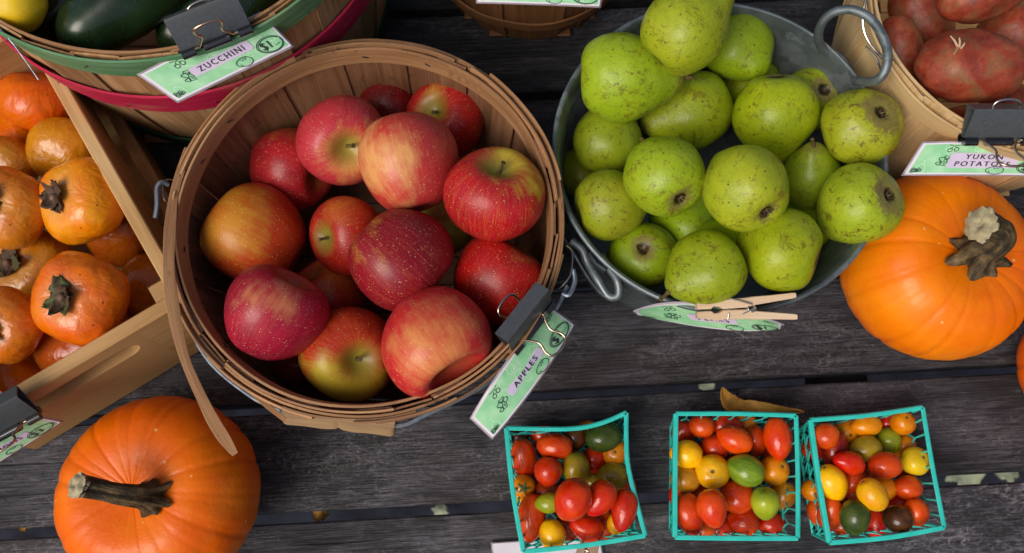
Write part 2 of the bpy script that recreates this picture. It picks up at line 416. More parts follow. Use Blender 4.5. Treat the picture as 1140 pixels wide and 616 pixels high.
TM = {
 'red': tomato_mat('red_tomato_skin', '#bc2e06', '#d6480c'), 'bright': tomato_mat('bright_red_tomato_skin', '#d02e04', '#e24a0a'),
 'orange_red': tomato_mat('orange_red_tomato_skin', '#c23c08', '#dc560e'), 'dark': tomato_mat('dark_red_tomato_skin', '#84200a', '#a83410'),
 'yellow': tomato_mat('yellow_tomato_skin', '#eea204', '#f6bc0c'), 'orange': tomato_mat('orange_tomato_skin', '#dc7806', '#ea940a'),
 'lemon': tomato_mat('lemon_tomato_skin', '#cda212', '#dcb61c'),
 'olive': tomato_mat('olive_tomato_skin', '#8d7418', '#a98a1c', tip='#5f6a1a'), 'amber': tomato_mat('amber_tomato_skin', '#ae6c10', '#c5881a'),
 'lime': tomato_mat('lime_tomato_skin', '#8c9a18', '#a5ac24', tip='#6e8420'), 'green': tomato_mat('dark_green_tomato_skin', '#2b3d14', '#47501a', tip='#23340f'),
 'stripe': tomato_mat('striped_green_tomato_skin', '#6c8a1c', '#8aa028', streaks='#62801c'),
 'brown': tomato_mat('brown_tomato_skin', '#3c2412', '#6a3a16', tip='#3a4416')}
M['stem'] = simple('dry_fruit_stem', '#4a3a1c', .75, var='#6c5a2c', bump=.4, scale=8)
M['tom_stem'] = simple('green_tomato_stem', '#33451a', .6, var='#52662a', scale=9)
M['calyx'] = simple('dried_calyx', '#3a3018', .7, var='#5c3c2c', bump=.5, scale=5)
M['calyx_green'] = simple('greenish_calyx', '#4c5a20', .7, var='#4a3424', bump=.5, scale=5)
M['calyx_core'] = simple('calyx_core', '#7a5a44', .7, var='#4a3428', bump=.5, scale=8)
def pstem():
    n = NT('pumpkin_stem_skin'); uv = n.coord('UV'); o = n.coord('Object')
    g = n.noise(n.mapv(uv, (25, 900, 1)), 1, 5, .65, .5); b = n.noise(o, 90, 5, .7)
    c = n.ramp(n.ma('ADD', n.ma('MULTIPLY', g, .5), n.ma('MULTIPLY', b, .5)), [(.32, '#17160f'), (.47, '#3a3120'), (.58, '#6a5538'), (.7, '#93805c')])
    n.bump(n.ma('ADD', g, b), .8, .0025); return n.done(c, .75, spec=.3)
M['pstem'] = pstem()
M['pstem_cut'] = simple('cut_stem_end', '#8f8468', .9, var='#bdb18c', bump=.9, scale=110)
def potato_mat():
    n = NT('red_potato_skin'); v = n.coord('Object'); r = n.n('ShaderNodeObjectInfo').outputs['Random']
    w = n.vm('ADD', v, n.comb(n.ma('MULTIPLY', r, 30), 0, 0))
    b = n.noise(w, 1.6, 5, .65); m2 = n.noise(w, 7, 6, .7)
    c = n.ramp(b, [(.34, '#70281a'), (.5, '#8f3a26'), (.68, '#a05c3a')])
    c = n.mix(n.ma('MULTIPLY', n.rng(n.noise(w, 2.6, 5, .6), .5, .62), .6), c, '#76553a')
    c = n.mix(n.ma('MULTIPLY', n.rng(n.voro(w, 7), .13, .06), .65), c, '#3d1a12')
    n.bump(n.ma('ADD', n.ma('MULTIPLY', m2, .4), b), .12, .05); return n.done(c, n.rng(m2, .3, .7, .36, .5), spec=.4)
M['potato'] = potato_mat()
M['sprout'] = simple('pale_sprout', '#d8bfa0', .7, var='#c4a07c')
def zuc_mat(name, a, b, c_):
    n = NT(name); v = n.coord('Object')
    bl = n.noise(n.mapv(v, (1, 1, 1)), 25, 5, .65); c = n.mix(n.rng(bl, .35, .65), a, b)
    sp = n.rng(n.voro(v, 260), .18, .08); c = n.mix(n.ma('MULTIPLY', sp, .35), c, c_)
    n.bump(bl, .1, .002); return n.done(c, n.rng(bl, .3, .7, .2, .35), spec=.5, coat=.2, coatr=.15)
M['zucchini'] = zuc_mat('zucchini_skin', '#0f1f10', '#20371a', '#5a7a48')
M['squash'] = zuc_mat('yellow_squash_skin', '#e8b80c', '#f0c820', '#f4e08a')
M['leaf'] = simple('dry_yellow_leaf', '#b98a34', .7, var='#8f6522', bump=.5, scale=90)
M['pale_leaf'] = simple('pale_fallen_leaf', '#b8bfa4', .8, var='#9aa386', bump=.3, scale=60)
M['ground'] = simple('paving', '#23283a', .9, var='#151822', bump=.3, scale=14)
M['beam'] = simple('dark_beam_wood', '#15110f', .8, var='#221b18', bump=.5, scale=40)
# ================================================================ SETTING
mb = MB(); G = 6
mb.face([Vector((-G, -G, -.72)), Vector((G, -G, -.72)), Vector((G, G, -.72)), Vector((-G, G, -.72))])
tag(mb.build('ground', M['ground']), kind='structure')
YAW = math.radians(3.15); PX = Vector((math.cos(YAW), math.sin(YAW), 0)); PY = Vector((-math.sin(YAW), math.cos(YAW), 0))
gaps = [P(430, 17, 0), P(585, 107, 0), P(622, 210, 0), P(640, 319, 0), P(640, 437, 0), P(600, 561, 0)]
gs = [g.dot(PY) for g in gaps]
pitch = (gs[0]-gs[5])/5
lines = [gs[0]+pitch*k for k in (3, 2, 1)]+gs+[gs[5]-pitch, gs[5]-2*pitch]
table = empty('slatted_table', (0, 0, 0), 'long outdoor table of dark weathered grey boards under all the produce', 'table')
GAPW = .0095
for i in range(len(lines)-1):
    a, b = lines[i]-GAPW/2, lines[i+1]+GAPW/2
    mb = MB(); w = a-b; c = (a+b)/2
    ox = random.uniform(-.3, .3)
    pts = [PX*x+PY*c+Vector((0, 0, -.014+.0006*math.sin(x*3+i))) for x in [-1.5+.1*k for k in range(31)]]
    tn = [.1, .12, .15, .22, .33, .55, .6, .72, .95, .9][min(i, 9)]  # tints drop toward the back boards, painting in the shade there
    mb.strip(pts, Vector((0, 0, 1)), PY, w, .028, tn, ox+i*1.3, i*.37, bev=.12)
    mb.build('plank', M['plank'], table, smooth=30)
for x in (-.62, .33, 1.1):
    mb = MB(); mb.box(PX*x+Vector((0, 0, -.06)), PY*1.0, PX*.022, Vector((0, 0, .03)))
    mb.build('cross_beam', M['beam'], table)

def leaf(name, px, py, z, ang, L, W, mat, label, group=None, curl=.3):
    c = P(px, py, z); mb = MB(); rows = []
    for i in range(13):
        t = i/12; w = W*math.sin(PI*t**.8)*(1+.25*math.sin(t*19))+.0004
        rows.append([Vector(((t-.5)*L, y*w, .003+curl*W*(y*y)*(1 if i % 2 else .8)+.006*math.sin(t*4))) for y in (-1, -.6, -.2, 0, .2, .6, 1)])
    R = Matrix.Rotation(ang, 4, 'Z')
    rows = [[c+R@p for p in r] for r in rows]
    mb.grid(rows)
    o = mb.build(name, mat, origin=c)
    md = o.modifiers.new('thick', 'SOLIDIFY'); md.thickness = .0006
    return tag(o, label, 'leaf', group)
# the curled dead leaf behind the middle pint
def bigleaf():
    c = P(845, 452, .01)
    root = empty('dead_leaf', c, 'curled yellow-brown dead leaf lying on the table behind the middle pint basket', 'leaf')
    for nm, pts in (('leaf_blade', [(803, 432, .022, 1), (806, 441, .016, 7), (812, 449, .012, 11), (826, 455, .008, 9), (840, 458, .006, 5)]),
                    ('leaf_blade', [(816, 450, .006, 2), (832, 453, .01, 8), (850, 456, .012, 8), (872, 458, .014, 5), (894, 459, .016, 1)])):
        ps = [P(*q[:3]) for q in pts]; mb = MB(); rows = []
        sp = smoothpath(ps, 4); ws = [interp([(i, q[3]) for i, q in enumerate(pts)], k/4)*.0008 for k in range(len(sp))]
        for i, p in enumerate(sp):
            t = (sp[min(i+1, len(sp)-1)]-sp[max(i-1, 0)]).normalized(); b = Vector((0, 0, 1)).cross(t).normalized()
            rows.append([p+b*ws[i]*y+Vector((0, 0, .005*y*y+.0008*math.sin(i*2.1+y*3))) for y in (-1, -.5, 0, .5, 1)])
        mb.grid(rows); o = mb.build(nm, M['leaf'], root); o.modifiers.new('thick', 'SOLIDIFY').thickness = .0007
bigleaf()
for i, (px, py, l, col) in enumerate([(358, 573, .03, 'b'), (491, 568, .025, 'p'), (785, 429, .03, 'p'), (920, 421, .05, 'p'), (1072, 526, .07, 'p'), (1118, 521, .05, 'p'), (622, 213, .03, 'y'), (940, 541, .02, 'y'), (30, 582, .04, 'b')]):
    mt = {'p': M['pale_leaf'], 'b': M['leaf'], 'y': M['leaf']}[col]
    lab = ['brown leaf scrap seen through the lowest gap between apple basket and left pint', 'small pale leaf scrap in the lowest gap left of the left pint', 'pale leaf scrap seen through the gap above the left half of the middle pint',
           'pale leaf scrap seen through the gap above the right pint', 'large pale green leaf through the gap right of the right pint', 'pale leaf scrap in the gap near the right edge of the photo',
           'yellow leaf scrap between the apple basket and the metal bucket', 'yellow leaf scrap under the right pint basket', 'brown leaf scrap in the gap at the far left beside the large pumpkin'][i]
    leaf('fallen_leaf', px, py, -.70 if col == 'p' else -.02, i*1.3, l*(1.0 if col == 'p' else .5), l*(.5 if col == 'p' else .22), mt, lab, 'leaf scraps seen through the gaps')

# ================================================================ BASKETS
def ringpts(c, z, r, sy=1, n=96, a0=0, a1=2*PI, wob=0, seed=0, dz=0):
    out = []
    for k in range(n+1):
        a = a0+(a1-a0)*k/n
        rr = r(a) if callable(r) else r
        rr += wob*mnoise.noise(Vector((math.cos(a)*2.5+seed, math.sin(a)*2.5, seed)))
        out.append(Vector((c.x+rr*math.cos(a), c.y+rr*sy*math.sin(a), z+dz*mnoise.noise(Vector((math.cos(a)*2, seed*3.1, math.sin(a)*2))))))
    return out
def radial(pts, c): return [Vector((p.x-c.x, p.y-c.y, 0)).normalized() for p in pts]
def hoop(mb, c, z, r, h, th, sy=1, tilt=.0, a0=0, a1=2*PI, wob=.001, seed=0, dz=.001, tint=.5, n=120):
    pts = ringpts(c, z, r, sy, n, a0, a1, wob, seed, dz); N = radial(pts, c)
    N = [(x+Vector((0, 0, -tilt))).normalized() for x in N]
    B = [(Vector((0, 0, 1))+Vector((x.x, x.y, 0))*tilt).normalized() for x in N]
    full = a1-a0 > 6.2
    mb.strip(pts, N, B, h, th, tint, seed*.7, seed*.13, endcap=True, bev=.3)
def make_basket(name, c, zt, zb, rt, rb, sy, nst, label, cat, mw, mr, hoops, inner_h=.02, outer_h=.022, jag=.002, group=None, seed=0, tints=(.1, .9), gapp=.03):
    root = empty(name, Vector((c.x, c.y, zb)), label, cat, group)
    rnd = random.Random(seed); tilt = (rt-rb)/(zt-zb)
    mb = MB()
    for k in range(nst):
        a = 2*PI*k/nst+rnd.uniform(-.01, .01); top = zt+rnd.uniform(-jag, jag*.6); d = .0011 if k % 2 else -.0006
        u = Vector((math.cos(a), math.sin(a)*sy, 0)); N = Vector((math.cos(a), math.sin(a), 0)); B = Vector((-math.sin(a), math.cos(a), 0))
        pts = []; ws = []
        for q in range(9):
            t = q/8; z = zb+(top-zb)*t; r = rb+(rt-rb)*((z-zb)/(zt-zb))+.006*math.sin(PI*t)
            pts.append(c0(c, u, r+d, z)); ws.append(2*PI*r/nst*(1.14 if k % 2 else 1-gapp))
        mb.strip(pts, N, B, ws, .0016, rnd.uniform(*tints), rnd.uniform(0, 5), rnd.uniform(0, 5))
    mb.build('stave_wall', mw, root)
    mb = MB()
    for k in range(9):
        y = (k-4)*rb*2/9; hw = math.sqrt(max(1e-6, rb*rb-y*y))
        mb.box(Vector((c.x, c.y+y, zb+.003)), Vector((hw, 0, 0)), Vector((0, rb/9.3, 0)), Vector((0, 0, .0014)), rnd.uniform(0, .5))
    mb.build('basket_bottom', mw, root)
    mb = MB(); hoop(mb, c, zt-inner_h/2+.001, rt-.0042, inner_h, .0024, sy, tilt, .9, .9+2*PI+.22, .0008, seed+1, .001, .55); mb.build('inner_hoop', mr, root)
    for (z, h, m, off) in hoops:
        r = rb+(rt-rb)*(z-zb)/(zt-zb)+.006*math.sin(PI*(z-zb)/(zt-zb))+.0033+off
        mb = MB(); hoop(mb, c, z, r, h, .0022, sy, tilt, -.8, -.8+2*PI+.15, .001, seed+z*50, .0015, .5); mb.build('outer_hoop', m, root)
    return root
def c0(c, u, r, z): return Vector((c.x+u.x*r, c.y+u.y*r, z))

# ---- apple basket
AC = P(406, 243, .17); AC.z = 0; AR = .1565; ASY = 1.005; AZ = .17
apple_basket = make_basket('splint_basket', AC, AZ, .004, AR, .128, ASY, 34, 'round brown wooden splint basket holding the red apples', 'basket', M['basket'], M['basket_rim'],
                           [(AZ-.012, .022, M['basket_rim'], 0), (.05, .018, M['basket'], 0)], inner_h=.019, seed=3, jag=.0035, gapp=.05)
rnd = random.Random(5)
for (a0, a1, dr, z, h) in [(.2, .9, .0068, AZ-.002, .008), (5.5, 6.1, .0075, AZ-.006, .009), (2.2, 2.7, .0072, AZ-.006, .007), (4.7, 5.2, .0085, AZ-.003, .006), (3.6, 4.0, .007, AZ-.001, .006), (.5, 1.5, .0055, AZ-.004, .007), (1.4, 2.5, .0055, AZ-.003, .006), (2.45, 3.35, .006, AZ-.005, .008), (-.75, .45, .0058, AZ-.005, .009), (3.9, 4.5, .0075, AZ-.010, .012), (4.35, 5.0, .0062, AZ-.007, .010), (4.8, 5.45, .0085, AZ-.012, .010), (3.3, 4.05, .0085, AZ-.013, .011),
                           (.1, 1.0, .0014, AZ+.0005, .006), (1.1, 1.9, .0012, AZ+.001, .005), (2.0, 2.9, .0014, AZ+.0005, .006), (3.0, 3.8, .0012, AZ+.001, .005), (4.0, 4.9, .0013, AZ, .006), (5.1, 6.0, .0013, AZ, .006)]:
    mb = MB(); hoop(mb, AC, z, AR+dr, h, .0019, ASY, .2, a0, a1, .0012, rnd.uniform(0, 9), .002, rnd.uniform(.1, .9), 30)
    mb.build('hoop_splinter', M['basket_rim'], apple_basket)
for a in (.35, 1.25, 1.62, 2.5, 2.78, 3.3, 3.9):
    for dz in (0,):
        p = Vector((AC.x+(AR-.0062)*math.cos(a), AC.y+(AR-.0062)*math.sin(a)*ASY, AZ-.009)); tn = Vector((-math.sin(a), math.cos(a), 0))
        mb = MB(); mb.tube([p-tn*.0024-Vector((0, 0, .001)), p, p+tn*.0024+Vector((0, 0, .0012))], .00055, 6); mb.build('staple', M['lug'], apple_basket)
def pxstrip(parent, name, l, wpx, th, mat, k=6, tint=.5, flat=0.0, u0=0):
    pts = pxpath(l, k); n = len(pts); Bs = []; Ns = []
    for i, p in enumerate(pts):
        t = (pts[min(i+1, n-1)]-pts[max(i-1, 0)]).normalized(); vd = (CAM-p).normalized()
        b = t.cross(vd).normalized(); nn = b.cross(t).normalized()
        q = Matrix.Rotation(flat, 3, t); Bs.append(q@b); Ns.append(q@nn)
    ws = [interp([(j, w) for j, w in enumerate(wpx)], i/(n-1)*(len(wpx)-1))*.00078 for i in range(n)]
    mb = MB(); mb.strip(pts, Ns, Bs, ws, th, tint, u0); return mb.build(name, mat, parent)
pxstrip(apple_basket, 'loose_splint', [(208, 165, .166), (196, 205, .170), (190, 245, .176), (188, 300, .182), (194, 350, .187), (206, 400, .186), (228, 450, .187), (243, 478, .182), (262, 506, .180)], [5, 7, 9, 12, 11, 13, 11, 9, 10, 12, 12, 6], .0018, M['basket_rim'], tint=.75)
pxstrip(apple_basket, 'loose_splint', [(242, 385, .155), (262, 415, .150), (290, 445, .142), (318, 468, .135)], [4, 6, 6, 5], .0018, M['basket_rim'], tint=.9, u0=2)
# bail wire + grip
bail = pxpath([(186, 246, .150), (196, 320, .135), (228, 395, .12), (278, 440, .112), (310, 455, .110), (320, 461, .110), (380, 468, .112), (442, 474, .112), (476, 461, .115), (540, 428, .12), (590, 385, .13), (618, 345, .145), (632, 318, .152)], 6)
mb = MB(); mb.tube(bail, .0021, 8); mb.build('bail_wire', M['wire'], apple_basket)
for px in (0, 1):
    L = [[(188, 206, .158), (180, 203, .162), (175, 210, .162), (175, 228, .16), (173, 243, .158)], [(638, 300, .158), (640, 313, .157), (634, 328, .156), (626, 327, .155)]][px]
    mb = MB(); mb.tube(pxpath(L), .0021, 8); mb.build('wire_loop', M['wire'], apple_basket)
    L = [[(200, 203, .152), (188, 200, .158), (181, 206, .160), (183, 222, .16), (190, 226, .155)], [(630, 274, .160), (637, 282, .162), (635, 305, .160), (626, 318, .156), (621, 322, .15)]][px]
    mb = MB(); mb.tube(pxpath(L), .0008, 6); mb.build('thin_wire', M['chrome'], apple_basket)
def grip(parent, a, b, wpx, mat, th=.012):
    pts = [a+(b-a)*t for t in (0, .04, .2, .36, .46, .5, .54, .64, .8, .96, 1)]
    prof = [.72, .95, .92, .98, .9, .74, .9, 1.0, .95, 1.02, .8]
    t = (b-a).normalized(); vd = (CAM-a).normalized(); B = t.cross(vd).normalized(); N = B.cross(t).normalized()
    mb = MB(); mb.strip(smoothpath(pts, 3), N, B, [interp([(j, prof[j]) for j in range(11)], i/3)*wpx for i in range(31)], th, .5, bev=.7)
    return mb.build('wooden_grip', mat, parent)
grip(apple_basket, P(317, 459, .108), P(441, 472, .108), .0215, M['grip'], .016)

# ---- zucchini bushel basket (three stained hoops)
BC = P(163, -170, .24); BC.z = 0
bushel = make_basket('bushel_basket', BC, .24, .006, .1925, .165, 1.0, 30, 'large bushel basket with green and red hoops holding zucchini', 'basket', M['bushel'], M['basket_rim'],
                     [(.226, .029, M['green_hoop'], .0005), (.156, .036, M['red_hoop'], .001), (.03, .022, M['dkgreen_hoop'], .001)], inner_h=.02, seed=11, jag=.002)
for a in (4.2, 4.55, 4.95):
    for z in (.228, .15):
        r = .165+.0275*(z-.006)/.234+.006*math.sin(PI*(z-.006)/.234)+.0052
        p = Vector((BC.x+r*math.cos(a), BC.y+r*math.sin(a), z)); mb = MB(); mb.tube([p-Vector((.002, 0, .002)), p+Vector((0, -.0008, 0)), p+Vector((.002, 0, .002))], .0006, 6); mb.build('staple', M['chrome'], bushel)
mb = MB(); mb.tube(pxpath([(-6, 26, .24), (8, 41, .238), (25, 63, .23), (43, 89, .22)]), .0006, 8); mb.build('wire_handle', M['wire'], bushel)
# ---- small basket at the top
SC = P(592, -130, .13); SC.z = 0
small = make_basket('splint_basket', SC, .13, .004, .108, .094, 1.0, 22, 'small dark brown splint basket cut off by the top edge of the photo', 'basket', M['dark_basket'], M['dark_basket'],
                    [(.118, .020, M['dark_basket'], .001), (.05, .014, M['dark_basket'], .001)], seed=21)
# ---- potato basket
QC = P(1151, -1, .18); QC.z = 0
potb = make_basket('splint_basket', QC, .18, .004, .140, .118, 1.0, 22, 'pale wooden splint basket holding the red-skinned potatoes', 'basket', M['pale'], M['pale'],
                   [(.168, .022, M['pale'], .001)], seed=31, tints=(.3, .8), jag=.001, gapp=.01)
mb = MB(); mb.tube(pxpath([(968, -12, .2), (962, 8, .195), (961, 30, .188), (968, 48, .182), (980, 62, .178), (988, 70, .172)]), .0012, 8); mb.build('wire_handle', M['chrome'], potb)
mb = MB(); mb.tube(pxpath([(964, 52, .188), (975, 64, .184), (981, 78, .178)]), .0010, 8); mb.build('wire_loop', M['chrome'], potb)

# ---- galvanized bucket
KC = P(801, 168, .155); KC.z = 0; KR = .1415; KZ = .155
bucket = empty('metal_bucket', Vector((KC.x, KC.y, .0)), 'round galvanized steel bucket with ring handles full of green pears', 'bucket')
bt = .118
mb = MB(); mb.lathe([(bt, .004), (bt+.006, .02), (KR-.004, KZ-.012), (KR-.001, KZ-.004), (KR, KZ), (KR-.0022, KZ+.0005), (KR-.0048, KZ-.006), (bt+.004, .02), (bt-.002, .006), (.001, .006)], 128, KC); mb.build('bucket_wall', M['galv'], bucket)
mb = MB(); mb.tube(ringpts(KC, KZ, KR, 1, 128)[:-1], .0021, 8, closed=True); mb.build('rolled_rim', M['galv'], bucket)
a = math.radians(28); p = Vector((KC.x+(KR-.005)*math.cos(a), KC.y+(KR-.005)*math.sin(a), KZ-.006)); q = Vector((KC.x+(bt+.004)*math.cos(a), KC.y+(bt+.004)*math.sin(a), .02))
mb = MB(); mb.strip([p, (p+q)/2, q], Vector((-math.cos(a), -math.sin(a), 0)), Vector((-math.sin(a), math.cos(a), 0)), .008, .001); mb.build('seam', M['galv'], bucket)
mb = MB(); mb.tube(pxpath([(930, 66, .145), (913, 50, .158), (913, 30, .176), (926, 15, .190), (948, 11, .200), (970, 22, .204), (986, 48, .204), (987, 74, .200), (975, 90, .188), (952, 90, .160)]), .0039, 12); mb.build('ring_handle', M['galv'], bucket)
mb = MB(); mb.tube(pxpath([(636, 268, .135), (648, 278, .134), (652, 288, .132), (655, 294, .13), (664, 309, .122), (676, 328, .118), (684, 331, .118), (689, 326, .12), (687, 312, .124), (678, 298, .13), (668, 284, .135)]), .0038, 12); mb.build('ring_handle', M['galv'], bucket)
mb = MB(); mb.tube(pxpath([(628, 266, .122), (640, 284, .118), (656, 310, .112), (672, 328, .112), (678, 326, .114)]), .0032, 10); mb.build('handle_arm', M['lug'], bucket)
for l in ([(655, 283, .140), (674, 302, .138)], [(930, 60, .150), (948, 84, .148)]):
    a_, b_ = P(*l[0]), P(*l[1]); mb = MB(); N = ((a_+b_)/2-Vector((KC.x, KC.y, (a_.z+b_.z)/2))).normalized(); t = (b_-a_).normalized()
    mb.strip([a_, (a_+b_)/2+N*.002, b_], N, t.cross(N).normalized(), .012, .003, bev=.6); mb.build('handle_lug', M['lug'], bucket)

# ---- persimmon crate
CZ = .135
K = P(211, 333, CZ); e1 = (P(0, 458, CZ)-K); e1.z = 0; e1.normalize(); e2 = Vector((e1.y, -e1.x, 0))
if (P(50, 64, CZ)-K).dot(e2) < 0: e2 = -e2
Up = Vector((0, 0, 1)); LEN = (P(-50, 487, CZ)-K).dot(e1); WID = (P(30, 35, CZ)-K).dot(e2)
crate = empty('wooden_crate', Vector((K.x, K.y, 0))+e1*LEN/2+e2*WID/2-Vector((0, 0, 0)), 'light wooden crate with routed hand slot holding orange persimmons', 'crate')
def cbox(name, a0, a1, b0, b1, z0, z1, tint, off=0, grain='a'):
    c = K+e1*((a0+a1)/2)+e2*((b0+b1)/2); c.z = (z0+z1)/2
    A, B_, C_ = e1*((a1-a0)/2), e2*((b1-b0)/2), Up*((z1-z0)/2)
    mb = MB()
    if grain == 'a': mb.box(c, A, C_, B_, tint, .0012, (off, off))
    else: mb.box(c, B_, C_, A, tint, .0012, (off, off))
    return mb.build(name, M['crate'], crate)
# front panel with a slot
fr = cbox('front_panel', -.002, LEN, 0, .0125, .006, CZ, .6, 1.0)
mbc = MB(); sl0, sl1 = .062, .20; zc = CZ-.033; hr = .0125; rows = []
prof = [(sl0+hr*(1-math.cos(t)) if False else 0, 0) for t in ()]
ring = [(sl0+hr+hr*math.cos(PI/2+PI*k/10), zc+hr*math.sin(PI/2+PI*k/10)) for k in range(11)]+[(sl1-hr+hr*math.cos(-PI/2+PI*k/10), zc+hr*math.sin(-PI/2+PI*k/10)) for k in range(11)]
for d in (-.02, .009):
    rows.append([Vector((K.x, K.y, 0))+e1*x+e2*d+Up*z for x, z in ring])
mbc.grid(rows, cv=True); mbc.f.append(tuple(range(21, -1, -1))); mbc.f.append(tuple(range(22, 44)))
cut = mbc.build('cutter', M['crate'], smooth=0)
bpy.context.view_layer.update()
md = fr.modifiers.new('slot', 'BOOLEAN'); md.object = cut; md.solver = 'EXACT'
dg = bpy.context.evaluated_depsgraph_get(); nm = bpy.data.meshes.new_from_object(fr.evaluated_get(dg)); fr.modifiers.clear(); fr.data = nm
bpy.data.objects.remove(cut)
cbox('back_panel', 0, LEN, WID-.0125, WID, .006, CZ+.02, .2, 3.0)
cbox('side_slat', 0, .0125, .0130, WID-.013, CZ-.058, CZ+.0005, .5, 4.0, 'b')
cbox('side_slat', -.016, -.004, .0130, WID-.013, .006, CZ-.078, .15, 5.0, 'b')
cbox('side_slat', LEN-.012, LEN, .0130, WID-.013, .02, CZ, .4, 6.0, 'b')
cbox('crate_bottom', -.003, LEN-.013, .0130, WID-.013, .006, .014, .2, 7.0)
cbox('corner_post', .013, .026, .013, .030, .015, CZ-.004, .3, 8.0)

# ================================================================ FRUIT PLACING
def sphere_rows(fn, nu=56, nv=34):
    rows = []
    for i in range(nv+1):
        t = PI*i/nv
        rows.append([fn(t, 2*PI*j/nu) for j in range(nu)])
    return rows
def unit_mesh(name, fn, mat, nu=56, nv=34, tintfn=None):
    mb = MB(); mb.grid(sphere_rows(fn, nu, nv), cv=True)
    if tintfn: mb.t = [tintfn(i // nu / nv*PI, (i % nu)/nu*2*PI) for i in range(len(mb.v))]
    o = mb.build(name, mat, smooth=180); me = o.data; bpy.data.objects.remove(o)
    bm = bmesh.new(); bm.from_mesh(me); bmesh.ops.remove_doubles(bm, verts=bm.verts, dist=1e-5); bmesh.ops.recalc_face_normals(bm, faces=bm.faces); bm.to_mesh(me); bm.free()
    return me
def nz(v, s, seed): return mnoise.noise(v*s+Vector((seed*7.3, seed*1.9, seed*3.7)))
def obj_from(me, name, mat, loc, axis, scale, roll=0, bend=None):
    m2 = me
    if mat is not None and (not me.materials or me.materials[0] != mat):
        m2 = me.copy(); m2.materials.clear(); m2.materials.append(mat)
    o = bpy.data.objects.new(name, m2); COL.objects.link(o)
    z = axis.normalized(); x = VX.cross(z)
    if x.length < .2: x = VY.cross(z)
    x.normalize(); y = z.cross(x)
    R = Matrix((x, y, z)).transposed() @ Matrix.Rotation(roll, 3, 'Z')
    o.matrix_world = Matrix.Translation(loc) @ R.to_4x4() @ Matrix.Diagonal((*scale, 1))
    return o
placed = {}
def drop(key, px, py, rpx, floor, k=.93):
    """slide a fruit down its sight line until it meets the floor or an earlier fruit"""
    L = placed.setdefault(key, []); d = ray(px, py)
    zt = (floor-CAM.z)/d.z
    for _ in range(3):
        R = rpx*zt/F; zt = (floor+R-CAM.z)/d.z
    zf = zt; zt = .42
    while zt < zf:
        p = CAM+d*(zt+.001); R = rpx*(zt+.001)/F
        if any((p-q).length < k*(R+r) for q, r in L): break
        zt += .001
    p = CAM+d*zt; R = rpx*zt/F
    L.append((p, R)); return p, R

# ---------- apples
def apple_fn(seed, h=.88, waist=.14, lob=.03, dd=1):
    rr = random.Random(seed); ph = rr.uniform(0, 6); lean = rr.uniform(-.08, .08); ds = rr.uniform(.9, 1.15)
    def f(t, a):
        r = math.sin(t)*(1+waist*math.cos(t)*math.sin(t)**.5)*1.0
        z = math.cos(t)*h
        rad = math.sin(t)
        z -= .30*dd*ds*math.exp(-(t/(.33+.12*(dd-1)))**2)+.08*math.exp(-(t/.75)**2)
        z += .2*math.exp(-((PI-t)/.30)**2)+.05*math.exp(-((PI-t)/.7)**2)
        w = 1+lob*math.cos(5*a+ph)*max(0, -math.cos(t)) + .025*math.cos(3*a+ph*2)+.02*math.cos(2*a+ph)
        p = Vector((r*w*math.cos(a)+lean*z, r*w*math.sin(a), z*(1+.05*math.cos(a+ph)*rad)))
        return p*(1+.03*nz(p, 1.1, seed))
    return f
R1, R2 = '#b01428', '#7e0f1e'
